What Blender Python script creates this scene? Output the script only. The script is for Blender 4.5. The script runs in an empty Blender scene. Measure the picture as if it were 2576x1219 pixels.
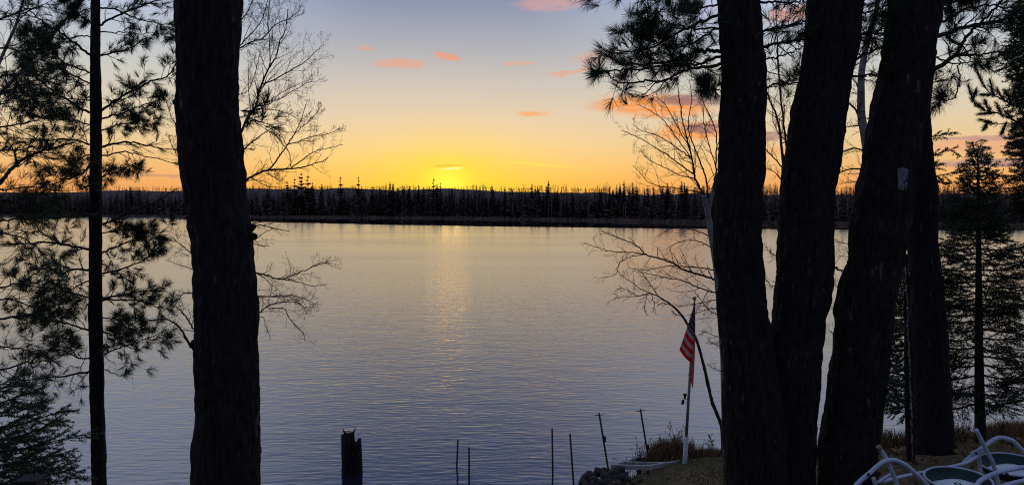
import bpy, math, random
import numpy as np
from mathutils import Vector, Euler

R = math.radians
S = bpy.context.scene
COL = S.collection
random.seed(11)
NP = np.random.RandomState(5)

# ------------------------------------------------------------------ camera
CAM_H = 6.1
W, H, F = 2576.0, 1219.0, 1946.0
PITCH = math.atan((609.5 - 521.0) / F)
cd = bpy.data.cameras.new('camera')
cam = bpy.data.objects.new('camera', cd)
COL.objects.link(cam)
cam.location = (0, 0, CAM_H)
cam.rotation_euler = (R(90) - PITCH, 0, 0)
cd.sensor_width = 36.0
cd.lens = 36.0 * F / W
cd.clip_start = 0.05
cd.clip_end = 5000
S.camera = cam

# ------------------------------------------------------------------ render look
S.view_settings.view_transform = 'Standard'
S.view_settings.look = 'None'
S.view_settings.exposure = 0.0
S.view_settings.gamma = 1.0
try:
    S.cycles.use_denoising = False
    S.render.filter_size = 1.1
    S.cycles.filter_width = 1.1
    S.cycles.max_bounces = 5
    S.cycles.diffuse_bounces = 2
    S.cycles.glossy_bounces = 3
    S.cycles.sample_clamp_indirect = 4.0
    S.cycles.caustics_reflective = False
    S.cycles.caustics_refractive = False
except Exception:
    pass

SUN_AZ, SUN_EL = math.degrees(math.atan((1128 - 1288) / F)), 2.2     # azimuth from +Y towards +X


def lin(c):
    out = []
    for v in c:
        v = v / 255.0
        out.append(v / 12.92 if v <= 0.04045 else ((v + 0.055) / 1.055) ** 2.4)
    return tuple(out)


class NT:
    """small helper for node trees"""
    def __init__(self, tree):
        self.t = tree
        self.n = tree.nodes
        self.l = tree.links

    def node(self, kind, **kw):
        nd = self.n.new(kind)
        for k, v in kw.items():
            setattr(nd, k, v)
        return nd

    def put(self, sock, v):
        if isinstance(v, (int, float)):
            sock.default_value = v
        elif isinstance(v, (tuple, list)):
            dv = sock.default_value
            v = tuple(v)
            if len(dv) == 4 and len(v) == 3:
                v = v + (1.0,)
            sock.default_value = v
        else:
            self.l.new(v, sock)

    def math(self, op, a, b=0.0, c=0.0, clamp=False):
        nd = self.node('ShaderNodeMath', operation=op, use_clamp=clamp)
        self.put(nd.inputs[0], a)
        self.put(nd.inputs[1], b)
        self.put(nd.inputs[2], c)
        return nd.outputs[0]

    def smooth(self, v, a, b, lo=0.0, hi=1.0):
        nd = self.node('ShaderNodeMapRange', interpolation_type='SMOOTHSTEP')
        self.put(nd.inputs['Value'], v)
        self.put(nd.inputs['From Min'], a)
        self.put(nd.inputs['From Max'], b)
        self.put(nd.inputs['To Min'], lo)
        self.put(nd.inputs['To Max'], hi)
        return nd.outputs[0]

    def mix(self, f, a, b, mode='MIX'):
        nd = self.node('ShaderNodeMix', data_type='RGBA', blend_type=mode)
        self.put(nd.inputs[0], f)
        self.put(nd.inputs[6], a)
        self.put(nd.inputs[7], b)
        return nd.outputs[2]

    def ramp(self, f, stops, mode='LINEAR'):
        nd = self.node('ShaderNodeValToRGB')
        cr = nd.color_ramp
        cr.interpolation = mode
        while len(cr.elements) < len(stops):
            cr.elements.new(0.5)
        for e, (p, c) in zip(cr.elements, stops):
            e.position = p
            e.color = tuple(c) + (1.0,)
        self.put(nd.inputs[0], f)
        return nd.outputs[0]

    def noise(self, vec, scale, detail=3.0, rough=0.55, dims='3D'):
        nd = self.node('ShaderNodeTexNoise', noise_dimensions=dims)
        if vec is not None:
            self.l.new(vec, nd.inputs['Vector'])
        nd.inputs['Scale'].default_value = scale
        nd.inputs['Detail'].default_value = detail
        nd.inputs['Roughness'].default_value = rough
        return nd

    def mapping(self, vec, loc=(0, 0, 0), rot=(0, 0, 0), scale=(1, 1, 1), kind='POINT'):
        nd = self.node('ShaderNodeMapping', vector_type=kind)
        self.l.new(vec, nd.inputs['Vector'])
        nd.inputs['Location'].default_value = loc
        nd.inputs['Rotation'].default_value = rot
        nd.inputs['Scale'].default_value = scale
        return nd.outputs[0]


# ------------------------------------------------------------------ world: dusk sky with sunlit clouds
def az_of(px):
    return math.degrees(math.atan((px - 1288.0) / F))


def el_of(py):
    return math.degrees(math.atan((609.5 - py) / F) - PITCH)


def make_world():
    w = bpy.data.worlds.new('World')
    S.world = w
    w.use_nodes = True
    g = NT(w.node_tree)
    g.n.clear()
    out = g.node('ShaderNodeOutputWorld')
    bg = g.node('ShaderNodeBackground')
    g.l.new(bg.outputs[0], out.inputs[0])
    tc = g.node('ShaderNodeTexCoord')
    sep = g.node('ShaderNodeSeparateXYZ')
    g.l.new(tc.outputs['Generated'], sep.inputs[0])
    x, y, z = sep.outputs
    el = g.math('MULTIPLY', g.math('ARCSINE', g.math('MINIMUM', g.math('MAXIMUM', z, -1.0), 1.0)), 57.29578)
    az = g.math('MULTIPLY', g.math('ARCTAN2', x, y), 57.29578)
    daz = g.math('ABSOLUTE', g.math('SUBTRACT', az, SUN_AZ))
    e01 = g.math('DIVIDE', g.math('MAXIMUM', el, 0.0), 90.0, clamp=True)
    ramp_pos = lambda d: d / 90.0
    mid = [(0, (248, 172, 58)), (1.6, (252, 188, 76)), (3.0, (252, 202, 108)), (4.6, (243, 208, 148)),
           (6.6, (226, 204, 174)), (9.0, (202, 194, 184)), (11.5, (173, 175, 182)), (14.8, (133, 145, 174)),
           (17, (156, 162, 186)), (20, (114, 128, 170)), (26, (88, 104, 154)), (45, (128, 144, 184)), (90, (128, 144, 184))]
    side = [(0, (232, 148, 80)), (1.6, (240, 168, 98)), (3.0, (240, 188, 122)), (4.6, (233, 201, 150)),
            (6.6, (222, 205, 176)), (9.0, (204, 202, 192)), (11.5, (186, 194, 204)), (14.8, (184, 195, 224)),
            (20, (182, 190, 220)), (27, (140, 152, 192)), (45, (128, 144, 184)), (90, (128, 144, 184))]
    cm = g.ramp(e01, [(ramp_pos(d), lin(c)) for d, c in mid])
    cs = g.ramp(e01, [(ramp_pos(d), lin(c)) for d, c in side])
    sky = g.mix(g.smooth(daz, 4.0, 22.0), cm, cs)
    # the sky opposite the sunset is much dimmer
    back = [(0, (72, 80, 104)), (10, (104, 106, 132)), (30, (122, 134, 168)), (60, (128, 144, 184)), (90, (128, 144, 184))]
    cb = g.ramp(e01, [(ramp_pos(d), lin(c)) for d, c in back])
    sky = g.mix(g.smooth(daz, 45.0, 115.0), sky, cb)
    # physical sky, low sun, adds a little of its own hue
    nis = g.node('ShaderNodeTexSky', sky_type='NISHITA')
    nis.sun_disc = False
    nis.sun_elevation = R(SUN_EL)
    nis.sun_rotation = R(SUN_AZ)
    nis.altitude = 400
    sky = g.mix(NISHITA_F, sky, nis.outputs[0], 'ADD')
    # glow round the setting sun
    d2 = g.math('ADD', g.math('POWER', g.math('DIVIDE', g.math('SUBTRACT', az, SUN_AZ), 5.6), 2.0),
                g.math('POWER', g.math('DIVIDE', g.math('SUBTRACT', el, 1.4), 3.2), 2.0))
    glow = g.math('EXPONENT', g.math('MULTIPLY', d2, -1.0))
    sky = g.mix(g.math('MULTIPLY', glow, 0.80), sky, lin((255, 226, 48)))
    d3 = g.math('ADD', g.math('POWER', g.math('DIVIDE', g.math('SUBTRACT', az, SUN_AZ), 1.5), 2.0),
                g.math('POWER', g.math('DIVIDE', g.math('SUBTRACT', el, 1.6), 1.3), 2.0))
    glow2 = g.math('EXPONENT', g.math('MULTIPLY', d3, -1.0))
    sky = g.mix(g.math('MULTIPLY', glow2, 0.9), sky, (1.7, 1.05, 0.08))
    # clouds, placed by azimuth and elevation
    comb = g.node('ShaderNodeCombineXYZ')
    g.put(comb.inputs[0], az)
    g.put(comb.inputs[1], el)
    ae = comb.outputs[0]
    nz = g.noise(g.mapping(ae, scale=(0.45, 1.7, 1.0)), 1.0, 4.0, 0.6)
    wob = g.node('ShaderNodeVectorMath', operation='MULTIPLY_ADD')
    g.l.new(nz.outputs['Color'], wob.inputs[0])
    wob.inputs[1].default_value = (2.1, 0.80, 0.0)
    sub = g.node('ShaderNodeVectorMath', operation='SUBTRACT')
    g.l.new(ae, sub.inputs[0])
    sub.inputs[1].default_value = (1.05, 0.40, 0.0)
    g.l.new(sub.outputs[0], wob.inputs[2])
    aw = wob.outputs[0]
    fine = g.noise(g.mapping(ae, scale=(1.0, 4.8, 1.0)), 1.0, 5.0, 0.6)
    fz = g.smooth(fine.outputs[0], 0.34, 0.58, 0.58, 1.0)
    P_, O_ = (238, 165, 132), (250, 160, 84)
    clouds = [  # px, py, half width, half height, tilt (deg, + = rising to the right), colour, opacity, soft
        (1010, 162, 82, 15, 2, P_, .80, 1), (1120, 143, 44, 10, -8, (243, 158, 118), .85, 1), (922, 129, 34, 7, -3, P_, .45, 1),
        (1305, 160, 52, 8, 0, P_, .62, 1), (1425, 180, 84, 8, 9, P_, .72, 1), (1490, 146, 74, 20, 6, P_, .42, 1),
        (1340, 286, 62, 8, 0, (253, 178, 112), .95, 1), (1640, 270, 195, 36, -2, O_, 1.0, 1),
        (1740, 258, 125, 17, -3, (140, 112, 118), .85, 1), (1745, 336, 125, 32, 3, O_, .95, 1),
        (1775, 327, 80, 15, 2, (138, 108, 118), .85, 1), (1940, 350, 60, 14, 0, (150, 112, 116), .8, 1),
        (1960, 385, 70, 14, 2, (243, 168, 110), .7, 1),
        (1120, 417, 52, 4.5, 2, (215, 165, 24), .5, 0), (1138, 424, 36, 5.0, 3, (255, 250, 150), 1.0, 0),
        (1380, 8, 105, 26, 0, (226, 165, 152), .6, 1), (1985, 62, 80, 24, 4, (238, 160, 122), .7, 1),
        (2480, 386, 190, 26, 0, (236, 166, 128), .7, 1), (2500, 372, 150, 8, 0, (165, 128, 140), .6, 1),
        (2520, 425, 160, 12, 0, (152, 118, 138), .85, 1), (2490, 30, 120, 14, 10, (235, 160, 140), .6, 1),
        (340, 449, 260, 6, 0, (170, 128, 120), .6, 1), (1510, 395, 60, 5, 0, (252, 205, 130), .3, 1)]
    for px, py, hw, hh, tilt, c, op, soft in clouds:
        k = 57.29578 / F
        v = g.mapping(aw if soft else ae, loc=(az_of(px), el_of(py), 0), rot=(0, 0, R(tilt)), scale=(hw * k, hh * k, 1.0), kind='TEXTURE')
        ln = g.node('ShaderNodeVectorMath', operation='LENGTH')
        g.l.new(v, ln.inputs[0])
        m = g.smooth(ln.outputs['Value'], 1.0, 0.42 if soft else 0.25, 0.0, op)
        if soft:
            m = g.math('MULTIPLY', m, fz)
        sky = g.mix(m, sky, lin(c))
    for x0, y0, x1, y1, hh, c, op in [(1212, 400, 1478, 425, 4.0, (255, 226, 96), .95), (880, 404, 1088, 414, 3.6, (255, 222, 100), .7),
                                      (712, 316, 732, 342, 5.2, (255, 232, 190), .9), (788, 374, 822, 394, 4.2, (255, 226, 170), .9)]:
        k = 57.29578 / F
        a0, e0, a1, e1 = az_of(x0), el_of(y0), az_of(x1), el_of(y1)
        L = math.hypot(a1 - a0, e1 - e0)
        v = g.mapping(ae, loc=((a0 + a1) / 2, (e0 + e1) / 2, 0), rot=(0, 0, math.atan2(e1 - e0, a1 - a0)), scale=(L * .55, hh * k, 1.0), kind='TEXTURE')
        ln = g.node('ShaderNodeVectorMath', operation='LENGTH')
        g.l.new(v, ln.inputs[0])
        m = g.smooth(ln.outputs['Value'], 1.0, 0.25, 0.0, op)
        sky = g.mix(m, sky, lin(c))
    g.l.new(sky, bg.inputs['Color'])
    bg.inputs['Strength'].default_value = 1.0


NISHITA_F = 0.004
make_world()

sl = bpy.data.lights.new('sun', 'SUN')
sl.energy = 0.009
sl.angle = R(3.6)
sl.color = (1.0, 0.50, 0.16)
sun = bpy.data.objects.new('sun', sl)
COL.objects.link(sun)
sdir = Vector((math.sin(R(SUN_AZ)) * math.cos(R(SUN_EL)), math.cos(R(SUN_AZ)) * math.cos(R(SUN_EL)), math.sin(R(SUN_EL))))
sun.rotation_euler = (-sdir).to_track_quat('-Z', 'Y').to_euler()
sun.location = (0, 0, 60)


# ------------------------------------------------------------------ projection helpers
def P(px, py, Y):
    """world point on the sight line through photo pixel (px,py) at distance Y ahead"""
    a = (px - 1288.0) / F
    b = (609.5 - py) / F
    dy = math.cos(PITCH) + b * math.sin(PITCH)
    dz = -math.sin(PITCH) + b * math.cos(PITCH)
    return (a * Y / dy, Y, CAM_H + dz * Y / dy)


def m_per_px(Y):
    return Y / F


# ------------------------------------------------------------------ mesh helpers
class MB:
    def __init__(self):
        self.v, self.q, self.t, self.n = [], [], [], 0
        self.uvq = []

    def add(self, verts, quads=None, tris=None):
        verts = np.asarray(verts, dtype=np.float64).reshape(-1, 3)
        if quads is not None and len(quads):
            self.q.append(np.asarray(quads, dtype=np.int64).reshape(-1, 4) + self.n)
        if tris is not None and len(tris):
            self.t.append(np.asarray(tris, dtype=np.int64).reshape(-1, 3) + self.n)
        self.v.append(verts)
        self.n += len(verts)

    def empty(self):
        return self.n == 0

    def mesh(self, name, origin=(0, 0, 0), smooth=True):
        v = np.concatenate(self.v) - np.asarray(origin)
        q = np.concatenate(self.q) if self.q else np.zeros((0, 4), int)
        t = np.concatenate(self.t) if self.t else np.zeros((0, 3), int)
        me = bpy.data.meshes.new(name)
        me.vertices.add(len(v))
        me.vertices.foreach_set('co', v.astype(np.float32).ravel())
        nl = len(q) * 4 + len(t) * 3
        me.loops.add(nl)
        me.loops.foreach_set('vertex_index', np.concatenate([q.ravel(), t.ravel()]).astype(np.int32))
        me.polygons.add(len(q) + len(t))
        st = np.concatenate([np.arange(len(q)) * 4, len(q) * 4 + np.arange(len(t)) * 3]).astype(np.int32)
        me.polygons.foreach_set('loop_start', st)
        me.polygons.foreach_set('use_smooth', np.full(len(q) + len(t), bool(smooth)))
        me.update(calc_edges=True)
        me.validate()
        return me

    # --- shapes
    def tube(self, pts, rad, sides=8, caps=True, disp=None):
        pts = np.asarray(pts, float)
        n = len(pts)
        rad = np.broadcast_to(np.asarray(rad, float), (n,))
        tan = np.gradient(pts, axis=0)
        tan /= np.linalg.norm(tan, axis=1)[:, None] + 1e-12
        ref = np.array([1.0, 0, 0]) if abs(tan[0][0]) < 0.8 else np.array([0, 1.0, 0])
        u = np.cross(tan[0], ref); u /= np.linalg.norm(u)
        us = np.zeros((n, 3))
        for i in range(n):
            u = u - tan[i] * np.dot(u, tan[i])
            u /= np.linalg.norm(u) + 1e-12
            us[i] = u
        ws = np.cross(tan, us)
        a = np.arange(sides) * 2 * math.pi / sides
        ca, sa = np.cos(a), np.sin(a)
        rr = rad[:, None] * np.ones((1, sides))
        if disp is not None:
            rr = rr + disp
        ring = pts[:, None, :] + rr[:, :, None] * (us[:, None, :] * ca[None, :, None] + ws[:, None, :] * sa[None, :, None])
        i = np.arange(n - 1)[:, None] * sides
        j = np.arange(sides)[None, :]
        j2 = (j + 1) % sides
        quads = np.stack([i + j, i + j2, i + sides + j2, i + sides + j], -1).reshape(-1, 4)
        verts = ring.reshape(-1, 3)
        tris = []
        if caps:
            verts = np.vstack([verts, pts[0], pts[-1]])
            c0, c1 = n * sides, n * sides + 1
            for k in range(sides):
                k2 = (k + 1) % sides
                tris.append((c0, k2, k))
                tris.append((c1, (n - 1) * sides + k, (n - 1) * sides + k2))
        self.add(verts, quads, tris)

    def segs(self, P0, P1, r0, r1, sides=3):
        """many thin prisms at once"""
        P0, P1 = np.asarray(P0, float), np.asarray(P1, float)
        r0, r1 = np.asarray(r0, float), np.asarray(r1, float)
        d = P1 - P0
        d /= np.linalg.norm(d, axis=1)[:, None] + 1e-9
        ref = np.where(np.abs(d[:, 2:3]) < 0.8, np.array([[0, 0, 1.0]]), np.array([[1.0, 0, 0]]))
        u = np.cross(d, ref); u /= np.linalg.norm(u, axis=1)[:, None]
        w = np.cross(d, u)
        n = len(P0)
        vs = []
        for k in range(sides):
            a = 2 * math.pi * k / sides
            o = u * math.cos(a) + w * math.sin(a)
            vs.append(P0 + o * r0[:, None])
        for k in range(sides):
            a = 2 * math.pi * k / sides
            o = u * math.cos(a) + w * math.sin(a)
            vs.append(P1 + o * r1[:, None])
        verts = np.stack(vs, 1).reshape(-1, 3)
        b = np.arange(n)[:, None] * (2 * sides)
        q = []
        for k in range(sides):
            k2 = (k + 1) % sides
            q.append(np.concatenate([b + k, b + k2, b + sides + k2, b + sides + k], 1))
        self.add(verts, np.stack(q, 1).reshape(-1, 4))

    def needles(self, P0, D, L, w):
        """many thin pointed blades"""
        P0, D = np.asarray(P0, float), np.asarray(D, float)
        n = len(P0)
        L = np.broadcast_to(np.asarray(L, float), (n,))
        w = np.broadcast_to(np.asarray(w, float), (n,))
        rv = NP.normal(size=(n, 3))
        s = np.cross(D, rv); s /= np.linalg.norm(s, axis=1)[:, None] + 1e-9
        a = P0 + s * w[:, None] * .5
        b = P0 - s * w[:, None] * .5
        m = P0 + D * L[:, None] * .6
        c = m + s * w[:, None] * .45
        d = m - s * w[:, None] * .45
        e = P0 + D * L[:, None]
        verts = np.stack([a, b, d, c, e], 1).reshape(-1, 3)
        k = np.arange(n)[:, None] * 5
        self.add(verts, np.concatenate([k, k + 1, k + 2, k + 3], 1), np.concatenate([k + 3, k + 2, k + 4], 1))

    def box(self, c, size, rotz=0.0, rot=None):
        x, y, z = [s / 2 for s in size]
        v = np.array([(-x, -y, -z), (x, -y, -z), (x, y, -z), (-x, y, -z), (-x, -y, z), (x, -y, z), (x, y, z), (-x, y, z)])
        m = np.array((Euler((0, 0, rotz)) if rot is None else Euler(rot)).to_matrix())
        v = v @ m.T + np.asarray(c)
        self.add(v, [(0, 3, 2, 1), (4, 5, 6, 7), (0, 1, 5, 4), (1, 2, 6, 5), (2, 3, 7, 6), (3, 0, 4, 7)])

    def beam(self, p, q, wid, hei):
        """plank from p to q (centres), upright section"""
        p, q = Vector(p), Vector(q)
        d = (q - p).normalized()
        s = d.cross(Vector((0, 0, 1))).normalized()
        u = s.cross(d).normalized()
        vs = []
        for e in (p, q):
            for a, b in ((-1, -1), (1, -1), (1, 1), (-1, 1)):
                vs.append(e + s * a * wid / 2 + u * b * hei / 2)
        self.add([tuple(v) for v in vs], [(0, 1, 2, 3), (7, 6, 5, 4), (0, 4, 5, 1), (1, 5, 6, 2), (2, 6, 7, 3), (3, 7, 4, 0)])

    def lathe(self, prof, origin=(0, 0, 0), axis=(0, 0, 1), sides=24):
        q = Vector((0, 0, 1)).rotation_difference(Vector(axis).normalized())
        a = np.arange(sides) * 2 * math.pi / sides
        vs = []
        for r, z in prof:
            for t in a:
                vs.append(tuple(q @ Vector((r * math.cos(t), r * math.sin(t), z)) + Vector(origin)))
        quads = []
        for i in range(len(prof) - 1):
            for j in range(sides):
                j2 = (j + 1) % sides
                quads.append((i * sides + j, i * sides + j2, (i + 1) * sides + j2, (i + 1) * sides + j))
        self.add(vs, quads)


def link(name, mb, mat, parent=None, smooth=True, origin=None):
    root = parent
    while root is not None and root.parent is not None:
        root = root.parent
    org = tuple(root.location) if root is not None else (origin or (0, 0, 0))
    me = mb.mesh(name, org, smooth)
    o = bpy.data.objects.new(name, me)
    me.materials.append(mat)
    COL.objects.link(o)
    if parent is not None:
        o.parent = parent
    elif origin is not None:
        o.location = origin
    return o


def tag(o, label=None, cat=None, group=None, kind=None):
    for k, v in (('label', label), ('category', cat), ('group', group), ('kind', kind)):
        if v:
            o[k] = v
    return o


def thing(name, label, cat, loc, group=None):
    o = bpy.data.objects.new(name, None)
    o.empty_display_size = 0.2
    o.location = loc
    COL.objects.link(o)
    return tag(o, label, cat, group)


# ------------------------------------------------------------------ value noise in numpy
_tab = np.random.RandomState(3).rand(256, 256)


def vnoise(x, y):
    x, y = np.broadcast_arrays(np.asarray(x, float), np.asarray(y, float))
    xi, yi = np.floor(x).astype(int), np.floor(y).astype(int)
    fx, fy = x - xi, y - yi
    fx, fy = fx * fx * (3 - 2 * fx), fy * fy * (3 - 2 * fy)
    t = lambda i, j: _tab[i % 256, j % 256]
    return (t(xi, yi) * (1 - fx) + t(xi + 1, yi) * fx) * (1 - fy) + (t(xi, yi + 1) * (1 - fx) + t(xi + 1, yi + 1) * fx) * fy


def fbm(x, y, o=4):
    s, a, n = 0, .5, 0
    for k in range(o):
        s = s + a * vnoise(x * 2 ** k + 17.3 * k, y * 2 ** k + 5.1 * k)
        n += a
        a *= .5
    return s / n


# ------------------------------------------------------------------ materials
def new_mat(name):
    m = bpy.data.materials.new(name)
    m.use_nodes = True
    g = NT(m.node_tree)
    b = g.n['Principled BSDF']
    return m, g, b


def simple(name, c1, c2=None, scale=20.0, rough=0.75, spec=0.3, bump=0.0, stretch=(1, 1, 1), metal=0.0):
    m, g, b = new_mat(name)
    tc = g.node('ShaderNodeTexCoord')
    v = g.mapping(tc.outputs['Object'], scale=stretch)
    n = g.noise(v, scale, 5.0, 0.6)
    col = g.mix(g.smooth(n.outputs[0], .35, .65), c1, c2 or c1)
    g.l.new(col, b.inputs['Base Color'])
    b.inputs['Roughness'].default_value = rough
    b.inputs['Specular IOR Level'].default_value = spec
    b.inputs['Metallic'].default_value = metal
    if bump:
        bp = g.node('ShaderNodeBump')
        bp.inputs['Strength'].default_value = .7
        bp.inputs['Distance'].default_value = bump
        g.l.new(n.outputs[0], bp.inputs['Height'])
        g.l.new(bp.outputs[0], b.inputs['Normal'])
    return m


def bark_mat(name, dark, mid, fleck, amount=.68):
    m, g, b = new_mat(name)
    tc = g.node('ShaderNodeTexCoord')
    o = tc.outputs['Object']
    n1 = g.noise(g.mapping(o, scale=(1, 1, .22)), 42.0, 6.0, .62)
    n2 = g.noise(g.mapping(o, scale=(1, 1, .30)), 26.0, 3.0, .5)
    n3 = g.noise(o, 3.0, 3.0, .5)
    col = g.mix(g.smooth(n1.outputs[0], .35, .65), dark, mid)
    fl = g.math('MULTIPLY', g.smooth(n2.outputs[0], amount, amount + .07), g.smooth(n3.outputs[0], .42, .6))
    col = g.mix(fl, col, fleck)
    g.l.new(col, b.inputs['Base Color'])
    b.inputs['Roughness'].default_value = .9
    b.inputs['Specular IOR Level'].default_value = .15
    bp = g.node('ShaderNodeBump')
    bp.inputs['Strength'].default_value = .9
    bp.inputs['Distance'].default_value = .02
    g.l.new(n1.outputs[0], bp.inputs['Height'])
    g.l.new(bp.outputs[0], b.inputs['Normal'])
    return m


M = {}
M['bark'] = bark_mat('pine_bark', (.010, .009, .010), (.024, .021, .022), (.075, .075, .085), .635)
M['bark_pale'] = bark_mat('flaking_bark', (.05, .045, .04), (.22, .20, .18), (.38, .36, .33), .5)
M['twig'] = simple('twig_bark', (.022, .018, .015), (.04, .032, .026), 60, .85, .15)
M['bare_twig'] = simple('bare_twig_bark', (.035, .022, .016), (.06, .04, .03), 60, .85, .15)
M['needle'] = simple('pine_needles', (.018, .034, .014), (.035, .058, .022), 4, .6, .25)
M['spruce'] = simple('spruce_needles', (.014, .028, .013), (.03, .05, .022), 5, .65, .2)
M['fir'] = simple('fir_needles', (.025, .055, .025), (.055, .10, .045), 6, .6, .25)


def birch_mat():
    m, g, b = new_mat('birch_bark')
    tc = g.node('ShaderNodeTexCoord')
    n = g.noise(g.mapping(tc.outputs['Object'], scale=(1, 1, 5)), 9.0, 3.0, .6)
    n2 = g.noise(tc.outputs['Object'], 5.0, 4.0, .6)
    c = g.mix(g.smooth(n2.outputs[0], .3, .7), (.12, .115, .11), (.23, .225, .22))
    c = g.mix(g.smooth(n.outputs[0], .60, .66), c, (.03, .028, .026))
    g.l.new(c, b.inputs['Base Color'])
    b.inputs['Roughness'].default_value = .8
    b.inputs['Specular IOR Level'].default_value = .2
    return m


M['birch'] = birch_mat()


# ------------------------------------------------------------------ terrain
def shore_y(x):
    xs = [-60, -12, 0, 1.2, 2.0, 2.6, 3.0, 3.4, 4.4, 7, 12, 25, 60]
    ys = [19, 15.4, 15.0, 15.6, 16.5, 16.95, 17.5, 18.2, 18.5, 18.9, 19.9, 22, 30]
    return np.interp(x, xs, ys)


_py = [-60, -10, 0, 4, 6, 7.5, 9, 11, 13, 14.6, 16.2, 16.7, 17, 17.7, 19, 24]
_pz = [4.9, 4.45, 4.25, 4.08, 3.78, 3.32, 2.72, 1.8, 1.02, .50, .29, .19, 0, -.35, -1.0, -3.0]


def ground_z(x, y):
    x, y = np.asarray(x, float), np.asarray(y, float)
    ys = shore_y(x)
    yy = np.where(y > 0, y * 17.0 / ys, y)
    z = np.interp(yy, _py, _pz)
    z = z + .05 * np.maximum(0, np.minimum(x, 14) - 1) * np.clip((ys - y) / 4.0, 0, 1)
    return z


def gz(x, y):
    return float(ground_z(x, y))


def grid_mesh(xs, ys, zf):
    X, Y = np.meshgrid(xs, ys)
    Z = zf(X, Y)
    nx, ny = len(xs), len(ys)
    i = np.arange(ny - 1)[:, None] * nx + np.arange(nx - 1)[None, :]
    q = np.stack([i, i + 1, i + nx + 1, i + nx], -1).reshape(-1, 4)
    mb = MB()
    mb.add(np.stack([X, Y, Z], -1).reshape(-1, 3), q)
    return mb


def ground_mat():
    m, g, b = new_mat('lawn_and_leaf_litter')
    tc = g.node('ShaderNodeTexCoord')
    o = tc.outputs['Object']
    n1, n2, n3 = g.noise(o, 1.3, 5, .6), g.noise(o, 18, 5, .65), g.noise(o, 70, 3, .6)
    c = g.mix(g.smooth(n1.outputs[0], .4, .62), (.085, .078, .032), (.15, .105, .055))
    c = g.mix(g.smooth(n2.outputs[0], .42, .62), c, (.06, .044, .028))
    c = g.mix(g.smooth(n3.outputs[0], .63, .70), c, (.20, .13, .07))
    g.l.new(c, b.inputs['Base Color'])
    b.inputs['Roughness'].default_value = .95
    b.inputs['Specular IOR Level'].default_value = .1
    bp = g.node('ShaderNodeBump')
    bp.inputs['Strength'].default_value = .8
    bp.inputs['Distance'].default_value = .04
    g.l.new(n2.outputs[0], bp.inputs['Height'])
    g.l.new(bp.outputs[0], b.inputs['Normal'])
    return m


gxs = np.concatenate([np.linspace(-60, -12, 30)[:-1], np.linspace(-12, 14, 200)[:-1], np.linspace(14, 60, 30)])
gys = np.concatenate([np.linspace(-60, 0, 25)[:-1], np.linspace(0, 24, 190)])
gmb = grid_mesh(gxs, gys, lambda X, Y: ground_z(X, Y) + (fbm(X * 1.1, Y * 1.1) - .5) * .09 + (fbm(X * 5, Y * 5) - .5) * .05)
tag(link('ground', gmb, ground_mat()), kind='structure')

# far shore: distance of the water line by photo column
FPX = [-600, 0, 640, 1100, 1500, 1800, 2100, 2576, 3200]
FD = [600, 540, 475, 424, 349, 290, 264, 242, 215]


def far_D(px):
    return np.interp(px, FPX, FD)


def far_ground(t, px=1288):
    """height of the land t metres behind the far water line"""
    return np.interp(t, [-15, 0, 2, 25, 60, 110, 160, 260, 700], [-1.2, 0, .35, .8, 2.6, 8.5, 14.5, 19.5, 19.5]) * np.clip(far_D(px) / 385.0, .72, 1.15)


fpx = np.linspace(-600, 3200, 130)
ft = np.array([-15, -4, 0, 2, 6, 15, 25, 40, 70, 110, 160, 260, 400, 700.0])
fd = far_D(fpx)
PX, T = np.meshgrid(fpx, ft)
D_ = far_D(PX) + T
X_ = (PX - 1288) / F * D_
Z_ = far_ground(T, PX) + (fbm(X_ * .02 + 9, D_ * .02) - .5) * np.clip(T / 60, 0, 1) * 7
mb = MB()
nx, ny = len(fpx), len(ft)
ii = np.arange(ny - 1)[:, None] * nx + np.arange(nx - 1)[None, :]
mb.add(np.stack([X_, D_, Z_], -1).reshape(-1, 3), np.stack([ii, ii + 1, ii + nx + 1, ii + nx], -1).reshape(-1, 4))
tag(link('hills', mb, simple('forest_floor', (.058, .045, .044), (.105, .082, .078), .35, .95, .05, 0, (1, .3, .4))), kind='structure')


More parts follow.
